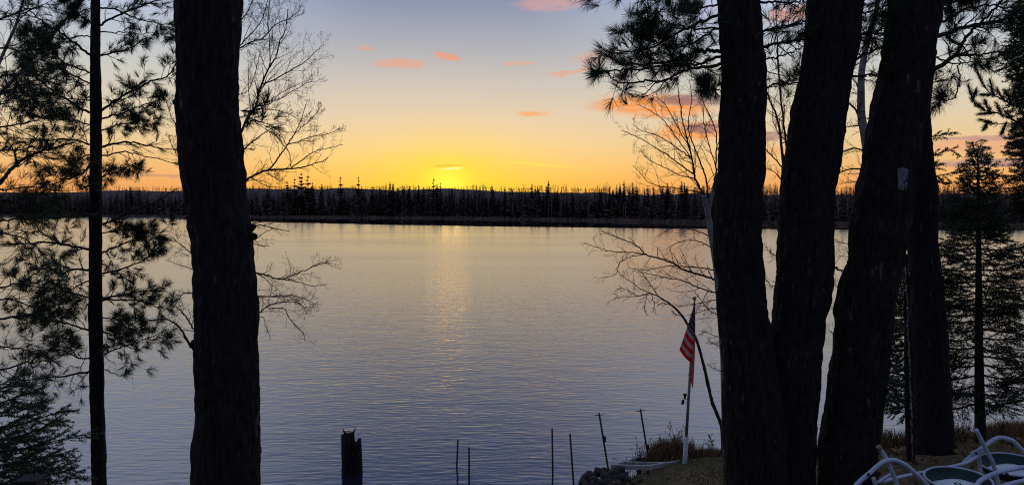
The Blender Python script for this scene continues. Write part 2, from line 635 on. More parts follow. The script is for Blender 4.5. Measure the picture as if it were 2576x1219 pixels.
def water_mat():
    m, g, b = new_mat('lake_water')
    tc = g.node('ShaderNodeTexCoord')
    o = tc.outputs['Object']
    sep = g.node('ShaderNodeSeparateXYZ')
    g.l.new(o, sep.inputs[0])
    x, y = sep.outputs[0], sep.outputs[1]
    # the strip of water under the far shore lies calm, the open lake is ruffled
    edge = g.math('ADD', g.math('ADD', g.math('MULTIPLY', x, -.55), g.math('MULTIPLY', g.math('MULTIPLY', x, x), .002)), 243.0)
    nb = g.noise(g.mapping(o, scale=(.02, .05, 1)), 1.0, 3, .6)
    dist = g.math('SUBTRACT', g.math('ADD', y, g.math('MULTIPLY', g.math('SUBTRACT', nb.outputs[0], .5), 22.0)), edge)
    calm = g.smooth(dist, -3.0, 5.0)
    calm = g.math('MULTIPLY', calm, g.smooth(x, -230, -120))
    far = g.smooth(y, 18.0, 110.0)
    # gusts vary the ruffling a little
    gust = g.noise(g.mapping(o, scale=(.018, .05, 1)), 1.0, 4, .6)
    gv = g.smooth(gust.outputs[0], .3, .7, .85, 1.15)
    rough = g.math('MULTIPLY', g.math('ADD', g.math('MULTIPLY', far, .07), .07), gv)
    rough = g.math('MULTIPLY', rough, g.math('SUBTRACT', 1.0, g.math('MULTIPLY', calm, .8)))
    g.l.new(rough, b.inputs['Roughness'])
    w1 = g.noise(g.mapping(o, rot=(0, 0, R(-11)), scale=(1.5, 5.0, 1)), 1.0, 2.5, .55)
    w2 = g.noise(g.mapping(o, rot=(0, 0, R(16)), scale=(2.1, 6.6, 1)), 1.0, 1.5, .5)
    w3 = g.noise(g.mapping(o, rot=(0, 0, R(4)), scale=(.45, 1.1, 1)), 1.0, 2.0, .5)
    h = g.math('ADD', g.math('ADD', w1.outputs[0], g.math('MULTIPLY', w2.outputs[0], .6)), g.math('MULTIPLY', w3.outputs[0], 1.2))
    st = g.math('MULTIPLY', g.math('SUBTRACT', 1.0, g.math('MULTIPLY', calm, .97)), g.math('SUBTRACT', 1.0, g.math('MULTIPLY', far, .88)))
    bp = g.node('ShaderNodeBump')
    bp.inputs['Distance'].default_value = WAVE
    g.put(bp.inputs['Strength'], st)
    g.l.new(h, bp.inputs['Height'])
    # fixed tilt of the normals towards the near shore, added to brighten the reflections
    lean = g.math('MULTIPLY', g.math('SUBTRACT', 1.0, calm), g.math('ADD', .012, g.math('MULTIPLY', far, .015)))
    nv = g.node('ShaderNodeCombineXYZ')
    nv.inputs[2].default_value = 1.0
    g.l.new(g.math('MULTIPLY', lean, -1.0), nv.inputs[1])
    nn = g.node('ShaderNodeVectorMath', operation='NORMALIZE')
    g.l.new(nv.outputs[0], nn.inputs[0])
    g.l.new(nn.outputs[0], bp.inputs['Normal'])
    g.l.new(bp.outputs[0], b.inputs['Normal'])
    b.inputs['Base Color'].default_value = (.010, .014, .026, 1)
    b.inputs['IOR'].default_value = 2.6
    b.inputs['Specular IOR Level'].default_value = .5
    return m


WAVE = .0155
wmb = grid_mesh(np.linspace(-900, 900, 40), np.array([10, 14, 20, 30, 60, 120, 250, 400, 640.0]), lambda X, Y: X * 0)
tag(link('water', wmb, water_mat()), kind='structure')


# ------------------------------------------------------------------ far forest
def conifer_mesh(seed, h=1.0, wid=.16, tiers=22, droop=.25, gap=0.0):
    """unit-height conifer: stem and whorls of ragged drooping boughs"""
    rs = np.random.RandomState(seed)
    mb = MB()
    mb.tube([(0, 0, 0), (0, 0, h * .5), (0, 0, h)], [.016, .010, .002], 5)
    P0, Dv, L, Wd = [], [], [], []
    for k in range(tiers):
        t = .06 + .92 * k / tiers + rs.uniform(-.01, .01)
        rad = wid * (1 - t) ** .85 * rs.uniform(.75, 1.15) + .008
        if gap and rs.rand() < gap:
            continue
        nb = 9 if t < .8 else 6
        for j in range(nb):
            if rs.rand() < .16:
                continue
            a = 2 * math.pi * (j + rs.rand()) / nb
            d = np.array([math.cos(a), math.sin(a), -droop + rs.uniform(-.12, .12) + t * .35])
            d /= np.linalg.norm(d)
            P0.append((0, 0, t * h + .012)); Dv.append(d); L.append(rad * rs.uniform(.55, 1.35)); Wd.append(rad * .42 + .012)
    mb.needles(P0, Dv, L, Wd)
    mb.needles(np.asarray(P0) - (0, 0, .012), Dv, np.asarray(L) * .8, np.asarray(Wd))
    return mb


def far_spot(px, t):
    D = float(far_D(px)) + t
    x = (px - 1288) / F * D
    return x, D, float(far_ground(t, px)) - .15


M['far_conifer'] = simple('far_conifer', (.055, .048, .040), (.095, .080, .068), .6, .9, .05)
M['far_bare'] = simple('far_bare_wood', (.06, .048, .048), (.11, .088, .084), .25, .95, .03)
M['far_birch'] = simple('far_birch_bark', (.16, .13, .12), (.24, .20, .18), 1.5, .9, .05)
con = [conifer_mesh(20 + k, 1, w_, t_, d_).mesh('spruce_tree') for k, (w_, t_, d_) in
       enumerate([(.13, 24, .35), (.11, 26, .45), (.15, 22, .3), (.10, 26, .5)])]
pin = [conifer_mesh(40 + k, 1, .16, 13, -.02, .12).mesh('white_pine') for k in range(3)]
for me in con + pin:
    me.materials.append(M['far_conifer'])


def place_far(me, name, px, top, t, label, cat, group, wscale=1.0):
    x, D, z = far_spot(px, t)
    ztop = P(px, top, D)[2]
    h = max(4.0, ztop - z)
    o = bpy.data.objects.new(name, me)
    COL.objects.link(o)
    o.location = (x, D, z)
    o.scale = (h * wscale, h * wscale, h)
    o.rotation_euler = (0, 0, random.uniform(0, 6.28))
    return tag(o, label, cat, group)


spires = [(810, 459), (828, 476), (937, 463), (970, 459), (982, 452), (990, 457), (1000, 470), (1014, 461), (1018, 468), (1030, 463),
          (1053, 461), (1078, 470), (1137, 468), (1167, 468), (1178, 474), (1215, 476), (1242, 474), (1270, 472), (1307, 470), (1321, 471),
          (1338, 458), (1346, 462), (1357, 472), (1376, 465), (1402, 474), (1439, 471), (1459, 488), (1495, 474), (1510, 478), (1533, 464),
          (1551, 460), (1560, 464), (1569, 450), (1591, 456), (1600, 462), (1621, 468), (1629, 465), (1644, 469), (1678, 456), (1714, 450), (1721, 456), (1747, 465)]
GS = 'spruces along the far shore'
for k, (px, top) in enumerate(spires):
    place_far(con[k % 4], 'spruce_tree', px, top + 2, 8 + random.uniform(0, 18), 'dark narrow spruce pointing above the woods on the far shore', 'spruce', GS, random.uniform(1.0, 1.6))
for k in range(190):
    px = random.uniform(-60, 2640) if k % 3 else random.gauss(1120, 170)
    place_far(con[k % 4], 'spruce_tree', px, random.gauss(496, 13), 5 + random.uniform(0, 22), 'dark spruce standing low among the woods on the far shore', 'spruce', 'low spruces in the far woods', random.uniform(1.1, 1.9))
for k in range(46):      # broader clumped spruces that break the skyline
    c_ = [690, 800, 960, 1030, 1330, 1560, 1700, 1800, 2010, 2120, 330, 80][k % 12]
    place_far(con[(k * 3) % 4], 'spruce_tree', random.gauss(c_, 26), random.gauss(473, 6), 14 + random.uniform(0, 50), 'broad dark spruce in a clump on the far skyline', 'spruce', 'clumped spruces on the far skyline', random.uniform(1.5, 2.3))
for px, top, lab in [(857.6, 441, 'lone layered pine above the far woods, left one of the tall pair'), (902.6, 441, 'lone layered pine above the far woods, right one of the tall pair'),
                     (1091, 446, 'tall pine on the far shore just left of the setting sun'), (1108.5, 456, 'smaller pine beside the tall one under the setting sun'),
                     (724, 453, 'leftmost low pine of the far clump beside the thick trunk'), (743, 445, 'second pine of the far clump beside the thick trunk'),
                     (759, 430, 'tallest pine of the far clump beside the thick trunk'), (776, 438, 'broad pine right of the tallest in the far clump'),
                     (787, 455, 'rightmost low pine of the far clump')]:
    place_far(pin[int(px) % 3], 'white_pine', px, top, 9 + (px % 7), lab, 'pine', 'tall pines on the far shore', 1.5 if px < 800 else 1.2)


def bare_tree_arrays(rs, x, y, z, h):
    """ragged leafless tree for the far wood"""
    P0, Dv, L, Wd = [], [], [], []
    P0.append((x, y, z)); Dv.append((rs.uniform(-.04, .04), 0, 1)); L.append(h); Wd.append(.13)
    for k in range(34):
        t = rs.uniform(.25, .95)
        a = rs.uniform(0, 6.28)
        d = np.array([math.cos(a) * .5, math.sin(a) * .5, rs.uniform(.3, 1.0)])
        d /= np.linalg.norm(d)
        P0.append((x, y, z + t * h)); Dv.append(d); L.append(h * rs.uniform(.10, .26)); Wd.append(rs.uniform(.05, .12))
    return P0, Dv, L, Wd


rs = np.random.RandomState(8)
acc = [[], [], [], []]
for k in range(3800):
    px = rs.uniform(-200, 2760)
    t = 12 + 250 * rs.rand() ** .8
    x, D, z = far_spot(px, t)
    want = P(px, rs.normal(471 if t > 170 else 486, 3.5) - 14 * (float(fbm(px / 55.0, 3.0, 3)) - .5), D)[2] - z
    h = min(max(want, 3.0), 12.0)
    for a_, b_ in zip(acc, bare_tree_arrays(rs, x, D, z, h)):
        a_.extend(b_)
fw = MB()
fw.needles(acc[0], acc[1], acc[2], acc[3])
o = link('distant_woods', fw, M['far_bare'], smooth=False)
tag(o, 'grey brown leafless woods covering the rise behind the far shore', 'woods', kind='stuff')

# the dark thicket that fills the front of the wood
base_v = [conifer_mesh(60 + k, 1, .24, 11, .2) for k in range(4)]
fm = MB()
for k in range(950):
    px = rs.uniform(-220, 2780)
    x, D, z = far_spot(px, rs.uniform(4, 60))
    top = rs.normal(500, 8) if rs.rand() < .6 else rs.normal(489, 7)
    h = max(3.0, P(px, top, D)[2] - z)
    src = base_v[k % 4]
    a_ = rs.uniform(0, 6.28)
    c_, s_ = math.cos(a_), math.sin(a_)
    v_ = np.concatenate(src.v) * np.array([h * rs.uniform(.9, 1.6)] * 2 + [h])
    v_ = np.stack([v_[:, 0] * c_ - v_[:, 1] * s_ + x, v_[:, 0] * s_ + v_[:, 1] * c_ + D, v_[:, 2] + z], 1)
    fm.add(v_, np.concatenate(src.q), np.concatenate(src.t))
tag(link('thicket', fm, simple('thicket', (.10, .070, .062), (.17, .12, .105), .3, .95, .03), smooth=False),
    'dark thicket of mixed trees filling the front of the far woods', 'woods', kind='stuff')

for k in range(26):     # pale birch stems that show against the dark wood
    px = [755, 773, 882, 896, 1388, 1380, 1410, 1480, 1568, 1562, 1574, 660, 700, 1130, 1200, 1290, 1640, 1700, 300, 350, 420, 2110, 2130, 1340, 1455, 640][k]
    x, D, z = far_spot(px, 4 + (k % 5))
    mb = MB()
    h = random.uniform(7, 11)
    lean = random.uniform(-.6, .6)
    mb.tube([(x, D, z), (x + lean * .4, D, z + h * .5), (x + lean, D, z + h)], [.13, .10, .04], 5)
    a_ = bare_tree_arrays(rs, x + lean * .6, D, z + h * .35, h * .7)
    mb.needles(a_[0][1:14], a_[1][1:14], a_[2][1:14], np.asarray(a_[3][1:14]) * .5)
    o = link('birch_tree', mb, M['far_birch'], origin=(x, D, z))
    tag(o, 'thin pale birch stem at the edge of the far woods', 'birch', 'pale birches on the far shore')

# tan sedge along the far water line
n = 9000
px = rs.uniform(-300, 2900, n)
t = rs.uniform(-.5, 7, n)
D = far_D(px) + t
pts = np.stack([(px - 1288) / F * D, D, np.maximum(far_ground(t), 0)], 1)
dv = np.stack([rs.normal(0, .25, n), rs.normal(0, .25, n), np.ones(n)], 1)
dv /= np.linalg.norm(dv, axis=1)[:, None]
mb = MB()
mb.needles(pts, dv, rs.uniform(.5, 1.1, n), .5)
tag(link('marsh_grass', mb, simple('marsh_grass', (.12, .085, .06), (.22, .16, .11), .3, .95, .05), smooth=False),
    'strip of tan marsh grass along the far water line', 'marsh grass', kind='stuff')

# ------------------------------------------------------------------ branch growing
def vadd(a, b, s=1.0):
    return (a[0] + b[0] * s, a[1] + b[1] * s, a[2] + b[2] * s)


def vnorm(a):
    l = math.sqrt(a[0] * a[0] + a[1] * a[1] + a[2] * a[2]) or 1.0
    return (a[0] / l, a[1] / l, a[2] / l)


def spline(pts, per=6):
    """Catmull-Rom through pts"""
    p = np.asarray(pts, float)
    if len(p) < 3:
        return np.array([p[0] + (p[-1] - p[0]) * t for t in np.linspace(0, 1, per + 1)])
    q = np.vstack([2 * p[0] - p[1], p, 2 * p[-1] - p[-2]])
    out = []
    for i in range(1, len(q) - 2):
        for k in range(per):
            t = k / per
            a, b, c, d = q[i - 1], q[i], q[i + 1], q[i + 2]
            out.append(.5 * (2 * b + (c - a) * t + (2 * a - 5 * b + 4 * c - d) * t * t + (3 * b - a - 3 * c + d) * t ** 3))
    out.append(p[-1])
    return np.array(out)


class Grow:
    def __init__(self, seed, wiggle=.22, up=.05, ang=(28, 60), rmin=.0014, flat=.75):
        self.r = random.Random(seed)
        self.wiggle, self.up, self.ang, self.rmin, self.flat = wiggle, up, ang, rmin, flat
        self.P0, self.P1, self.R0, self.R1, self.tips = [], [], [], [], []

    def child_dir(self, d):
        r = self.r
        rv = (r.gauss(0, 1), r.gauss(0, 1) * self.flat, r.gauss(0, 1))
        k = rv[0] * d[0] + rv[1] * d[1] + rv[2] * d[2]
        p = vnorm((rv[0] - k * d[0], rv[1] - k * d[1], rv[2] - k * d[2]))
        a = R(r.uniform(*self.ang))
        return vnorm((d[0] * math.cos(a) + p[0] * math.sin(a), d[1] * math.cos(a) + p[1] * math.sin(a), d[2] * math.cos(a) + p[2] * math.sin(a)))

    def sprout(self, path, rad, L, spec, lvl=0, tmin=.15):
        """path: list of points, rad: radii; spec: list of (children per branch, length ratio range)"""
        if lvl >= len(spec):
            return
        n, lo, hi = spec[lvl]
        r = self.r
        N = len(path)
        cnt = int(n) + (1 if r.random() < n - int(n) else 0)
        for k in range(cnt):
            t = tmin + (1 - tmin) * (k + r.random()) / max(cnt, 1)
            f = min(t * (N - 1), N - 1.001)
            i = int(f)
            f -= i
            a, b = path[i], path[i + 1]
            p = (a[0] + (b[0] - a[0]) * f, a[1] + (b[1] - a[1]) * f, a[2] + (b[2] - a[2]) * f)
            d = self.child_dir(vnorm((b[0] - a[0], b[1] - a[1], b[2] - a[2])))
            l = L * r.uniform(lo, hi) * (1.08 - .55 * t)
            rr = max(self.rmin, rad[i] * r.uniform(.45, .65))
            self.twig(p, d, l, rr, spec, lvl)

    def twig(self, p, d, l, rr, spec, lvl):
        r = self.r
        k = 5 if lvl < 2 else 3
        path, rads = [p], [rr]
        for s in range(k):
            d = vnorm((d[0] + r.gauss(0, self.wiggle), d[1] + r.gauss(0, self.wiggle), d[2] + r.gauss(0, self.wiggle) + self.up))
            q = vadd(p, d, l / k)
            r2 = max(self.rmin * .7, rads[-1] * .82)
            self.P0.append(p); self.P1.append(q); self.R0.append(rads[-1]); self.R1.append(r2)
            path.append(q); rads.append(r2)
            p = q
        self.tips.append((p, d, lvl))
        self.sprout(path, rads, l, spec, lvl + 1, .2)

    def into(self, mb):
        if self.P0:
            mb.segs(self.P0, self.P1, self.R0, self.R1)


def tuft_arrays(tips, n, L, spread, along, seed):
    """pine needles fanned round shoot tips: (P0, D, L)"""
    rs = np.random.RandomState(seed)
    T = np.array([t[0] for t in tips]); Dn = np.array([t[1] for t in tips])
    m = len(T)
    base = np.repeat(T, n, 0); dd = np.repeat(Dn, n, 0)
    s = rs.rand(m * n)
    base = base - dd * (s * along)[:, None]
    rv = rs.normal(size=(m * n, 3))
    pr = rv - dd * np.sum(rv * dd, 1)[:, None]
    pr /= np.linalg.norm(pr, axis=1)[:, None] + 1e-9
    a = np.radians(rs.uniform(8, spread, m * n) * (0.55 + .45 * s))
    d = dd * np.cos(a)[:, None] + pr * np.sin(a)[:, None]
    d[:, 2] -= .06
    d /= np.linalg.norm(d, axis=1)[:, None]
    return base, d, L * rs.uniform(.75, 1.1, m * n)


def px_limb(pts, D0, D1, per=6):
    m = len(pts)
    return spline([P(x, y, D0 + (D1 - D0) * k / (m - 1)) for k, (x, y) in enumerate(pts)], per)


def trunk_mesh(rows, D, sides=72, step=.03, rough=.012, lump=.02, seed=0, y_off=0.0):
    """rows: (py, left px, right px) down the trunk's outline; D distance or function of py"""
    mb = MB()
    c, r = [], []
    for py, l, rr_ in rows:
        d = D(py) if callable(D) else D
        c.append(P((l + rr_) / 2, py, d)); r.append((rr_ - l) / 2 * d / F)
    cp = spline(c, 8)
    rp = np.interp(np.linspace(0, 1, len(cp)), np.linspace(0, 1, len(r)), r)
    ln = np.concatenate([[0], np.cumsum(np.linalg.norm(np.diff(cp, axis=0), axis=1))])
    m = max(8, int(ln[-1] / step))
    s = np.linspace(0, ln[-1], m)
    pts = np.stack([np.interp(s, ln, cp[:, k]) for k in range(3)], 1)
    rad = np.interp(s, ln, rp)
    a = np.arange(sides) / sides
    A, Z = np.meshgrid(a, s)
    per = lambda fx, fz, o: (fbm(np.cos(A * 2 * math.pi) * fx + 40 + seed, np.sin(A * 2 * math.pi) * fx + Z * fz + 60 + seed * 3, o))
    ridge = np.abs(per(9, 2.2, 4) - .5) * 2
    disp = (ridge - .25) * rough * 2.6 + (vnoise(A * 14 + 3, Z * 3.1) - .5) * rough * 1.1 + (per(1.2, .9, 3) - .5) * lump * 2 + (vnoise(A * sides, Z / .05) - .5) * rough * .8
    disp -= rough
    mb.tube(pts, rad, sides, True, disp)
    return mb, pts, rad


LIMB_N = [0]


def pine_limb(tree, pts, D0, D1, r0, r1=None, spec=((7, .22, .42), (3.4, .4, .75)), tuft=.75, n=34, L=.105, spread=68, up=.05, tmin=.25,
              along=.07, w=.0034, wiggle=.2, name='limb', mat='twig', extra=None, nmat='needle', ends=True):
    """limb traced through photo pixels, with twigs and needle tufts; r in px"""
    LIMB_N[0] += 1
    sd = 100 + LIMB_N[0]
    path = px_limb(pts, D0, D1)
    rs = np.random.RandomState(sd)
    path[1:-1] += rs.normal(0, .006, (len(path) - 2, 3))
    Dm = (D0 + D1) / 2
    r1 = r1 or r0 * .35
    rad = np.linspace(r0, r1, len(path)) * Dm / F
    mb = MB()
    mb.tube(path, rad, 7)
    Lm = float(np.sum(np.linalg.norm(np.diff(path, axis=0), axis=1)))
    g = Grow(sd, wiggle, up)
    pl = [tuple(p) for p in path]
    g.sprout(pl, list(rad), Lm, list(spec), 0, tmin)
    g.into(mb)
    limb = link(name, mb, M[mat], tree)
    tips = [t for t in g.tips if g.r.random() < tuft]
    if ends and tuft > 0:
        d = vnorm(tuple(path[-1] - path[-2]))
        tips.append((pl[-1], d, 0))
    if extra:
        tips += extra
    if tuft > 0 and tips:
        nb = MB()
        b, d, l = tuft_arrays(tips, n, L, spread, along, sd)
        nb.needles(b, d, l, w)
        link('foliage', nb, M[nmat], limb, smooth=False)
    return limb


def bare_limb(tree, pts, D0, D1, r0, r1=None, spec=((9, .25, .45), (4, .35, .6), (2.2, .4, .7)), up=.08, wiggle=.2, tmin=.12, mat='bare_twig', ang=(25, 55), rmin=.0012, name='limb', sides=6):
    LIMB_N[0] += 1
    sd = 100 + LIMB_N[0]
    path = px_limb(pts, D0, D1)
    rs = np.random.RandomState(sd)
    Dm = (D0 + D1) / 2
    path[1:-1] += rs.normal(0, .7 * Dm / F, (len(path) - 2, 3))
    r1 = r1 or max(.8, r0 * .3)
    rad = np.linspace(r0, r1, len(path)) * Dm / F * .82
    mb = MB()
    mb.tube(path, rad, sides)
    Lm = float(np.sum(np.linalg.norm(np.diff(path, axis=0), axis=1)))
    g = Grow(sd, wiggle, up, ang, rmin)
    g.sprout([tuple(p) for p in path], list(rad), Lm, list(spec), 0, tmin)
    g.into(mb)
    return link(name, mb, M[mat], tree)


for k, (px, top) in enumerate([(1522, 453), (1580, 451), (960, 461), (947, 464), (1660, 458), (680, 456), (640, 458), (1600, 462), (1210, 466), (1790, 460), (1425, 468), (1290, 467), (560, 452), (2000, 458), (2400, 452)]):
    x, D, z = far_spot(px, 30 + 7 * (k % 4))
    h = P(px, top, D)[2] - z
    mb = MB()
    mb.tube([(x, D, z), (x, D, z + h * .5), (x, D, z + h * .8)], [.2, .14, .06], 5)
    g_ = Grow(900 + k, .2, .06, (25, 60), .035, 1.0)
    g_.sprout([(x, D, z + h * .35), (x, D, z + h * .6), (x, D, z + h * .8)], [.12, .1, .06], h * .8, [(11, .3, .5), (5, .35, .6), (3, .4, .7)], 0, .1)
    g_.into(mb)
    tag(link('leafless_tree', mb, M['far_bare'], origin=(x, D, z)), 'round leafless crown rising out of the far wood', 'bare tree', 'leafless crowns on the far skyline')

# ------------------------------------------------------------------ 1. thick trunk on the left
big_rows = [(-160, 440, 612), (0, 441, 606), (120, 446, 601), (200, 445, 598), (262, 441, 600), (300, 444, 603), (365, 449, 611), (430, 456, 614),
            (500, 465, 618), (560, 471, 630), (600, 477, 638), (660, 482, 641), (720, 484, 644), (800, 487, 650), (870, 487, 652), (950, 489, 654),
            (1030, 490, 655), (1100, 487, 656), (1219, 481, 656), (1330, 470, 668)]
BD = 4.8
mb, pts_, rad_ = trunk_mesh(big_rows, BD, 90, .02, .014, .010, 1)
t = thing('pine_tree', 'thickest dark pine trunk on the left, cutting the view from top to bottom', 'pine tree', (pts_[-1][0], pts_[-1][1], pts_[-1][2]))
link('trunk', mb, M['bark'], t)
pine_limb(t, [(590, 330), (612, 322), (632, 305), (650, 292), (662, 283)], 4.9, 5.1, 2.6, spec=((7, .4, .7),), tuft=.9, n=44, L=.09, tmin=.4)
pine_limb(t, [(590, 300), (614, 292), (626, 280)], 4.9, 5.0, 2.2, spec=((4, .4, .7),), tuft=.9, n=44, L=.075, tmin=.4)
pine_limb(t, [(590, 375), (615, 368), (640, 352)], 4.9, 5.0, 1.6, spec=((5, .4, .8), (2, .4, .6)), tuft=.3, n=14, L=.06, tmin=.3)

for q in [[(625, 596), (638, 592), (644, 600)], [(625, 574), (636, 570), (641, 573)], [(460, 258), (443, 256), (437, 262)], [(495, 862), (484, 866), (480, 874)]]:
    mb = MB()
    mb.tube(px_limb(q, BD, BD - .02, 4), np.linspace(.028, .010, 9), 9, True, (vnoise(np.arange(9)[None, :] * .9, np.arange(9)[:, None] * .7) - .5) * .016)
    link('stub', mb, M['bark'], t)

# ------------------------------------------------------------------ 2. leafless tree behind it
D2 = 7.6
t = thing('birch_tree', 'leafless tree behind the thick left trunk with fine branches spreading over the sky and lake', 'bare tree', P(590, 1330, D2))
mb = MB()
mb.tube(px_limb([(575, 1330), (570, 900), (560, 600), (548, 350), (540, 150), (538, -60), (540, -250)], D2, D2, 10), np.linspace(.12, .035, 61), 10)
link('trunk', mb, M['bare_twig'], t)
B1 = ((14, .25, .45), (6, .35, .6), (3.4, .4, .7))
for pts, r0, sp in [
    ([(560, 470), (600, 350), (625, 294), (644, 265), (653, 229), (663, 200), (680, 166), (697, 135), (704, 104), (719, 72), (724, 24)], 4.2, ((16, .2, .42), (5, .35, .6), (3, .4, .7))),
    ([(644, 268), (672, 256), (709, 246), (745, 224), (774, 207), (794, 207)], 1.8, B1),
    ([(659, 212), (685, 203), (728, 178), (765, 157), (789, 135), (815, 111)], 2.2, ((11, .25, .5), (5, .35, .6), (2.6, .4, .7))),
    ([(679, 168), (679, 96), (673, 60), (680, 0), (684, -30)], 1.8, B1),
    ([(560, 160), (601, 123), (632, 106), (661, 96), (697, 60), (733, 43), (762, 14)], 2.6, ((13, .22, .45), (5, .35, .6), (3, .4, .7))),
    ([(560, 170), (601, 120), (620, 96), (649, 67), (668, 24), (675, -20)], 2.2, ((11, .25, .45), (5, .35, .6), (3, .4, .7))),
    ([(560, 90), (601, 55), (622, 30), (640, -10)], 2.0, B1),
    ([(555, 270), (601, 239), (627, 224), (645, 170), (655, 130)], 1.6, B1),
    ([(640, 275), (680, 275), (720, 284), (750, 300)], 1.6, B1),
    ([(570, 500), (612, 459), (638, 442), (663, 431), (686, 427), (733, 424), (763, 420), (789, 412), (818, 403), (823, 396)], 3.8, ((12, .12, .3), (4, .35, .6), (2.2, .4, .7))),
    ([(676, 427), (688, 414), (704, 390), (721, 367), (740, 337), (755, 308), (767, 274), (771, 259)], 2.6, ((11, .22, .42), (4, .35, .6), (2.4, .4, .7))),
    ([(721, 365), (752, 356), (782, 344), (827, 337), (850, 324)], 1.7, B1),
    ([(733, 422), (761, 401), (780, 388), (799, 378), (827, 373), (863, 364)], 1.9, ((8, .16, .35), (3, .35, .6), (1.5, .4, .7))),
    ([(733, 422), (729, 391), (721, 373), (706, 356), (703, 331)], 1.5, ((6, .2, .4), (2, .35, .6))),
    ([(740, 337), (761, 318), (789, 293), (805, 273)], 1.6, B1),
    ([(570, 420), (606, 384), (629, 361), (655, 341), (680, 325), (706, 314), (731, 299)], 2.6, ((8, .15, .35), (3, .35, .6), (1.5, .4, .7))),
    ([(669, 435), (686, 444), (706, 456)], 1.6, B1),
    ([(600, 470), (625, 455), (650, 452), (680, 462)], 1.6, ((9, .3, .6), (4, .35, .6), (2, .4, .7))),
    ([(600, 580), (631, 570), (661, 567), (701, 576), (728, 582)], 2.8, ((8, .2, .4), (3, .35, .6), (1.5, .4, .7))),
    ([(600, 575), (640, 562), (683, 554), (722, 545)], 1.8, ((7, .2, .4), (3, .35, .6))),
    ([(600, 620), (634, 606), (661, 588), (690, 572)], 1.8, ((7, .2, .4), (3, .35, .6))),
    ([(605, 605), (637, 612), (655, 618), (677, 618)], 1.6, ((6, .2, .4), (3, .35, .6))),
    ([(600, 680), (637, 685), (668, 691), (707, 702), (738, 691), (774, 676), (813, 661), (838, 670)], 3.0, ((18, .14, .34), (6, .35, .6), (3, .4, .7))),
    ([(707, 702), (738, 706), (783, 718), (820, 717)], 1.7, ((9, .2, .42), (3, .35, .6), (2, .4, .7))),
    ([(610, 750), (646, 746), (692, 744), (738, 743), (774, 755), (798, 767)], 2.6, ((17, .16, .36), (6, .35, .6), (3, .4, .7))),
    ([(620, 800), (649, 788), (677, 767), (707, 760), (753, 761), (771, 788)], 2.4, ((14, .16, .36), (6, .35, .6), (3, .4, .7))),
    ([(677, 775), (713, 776), (731, 804), (759, 834), (768, 858)], 1.7, ((9, .18, .4), (3, .35, .6), (2, .4, .7))),
    ([(620, 800), (660, 796), (668, 820), (680, 850)], 1.2, ((5, .2, .4), (2, .35, .6))),
    ([(520, 910), (484, 874), (467, 848), (453, 825), (425, 804), (387, 804), (358, 809)], 4.2, ((9, .18, .36), (4, .35, .6), (2.2, .4, .7))),
    ([(510, 850), (484, 822), (467, 794), (453, 779), (431, 765)], 3.4, ((9, .3, .55), (4, .35, .6), (2.2, .4, .7))),
    ([(500, 735), (462, 739), (441, 765), (425, 790)], 2.0, B1),
    ([(500, 655), (482, 638), (444, 606), (427, 592)], 1.9, B1),
    ([(500, 690), (482, 676), (453, 667), (415, 652)], 1.5, ((7, .2, .4), (3, .35, .6))),
    ([(500, 480), (462, 420), (440, 380), (425, 350)], 1.8, B1),
    ([(500, 400), (452, 330), (430, 290), (418, 255)], 1.6, B1),
]:
    bare_limb(t, pts, D2, D2 + random.uniform(-.6, .6), r0, spec=sp, up=.03 if pts[0][1] > 640 else .09)

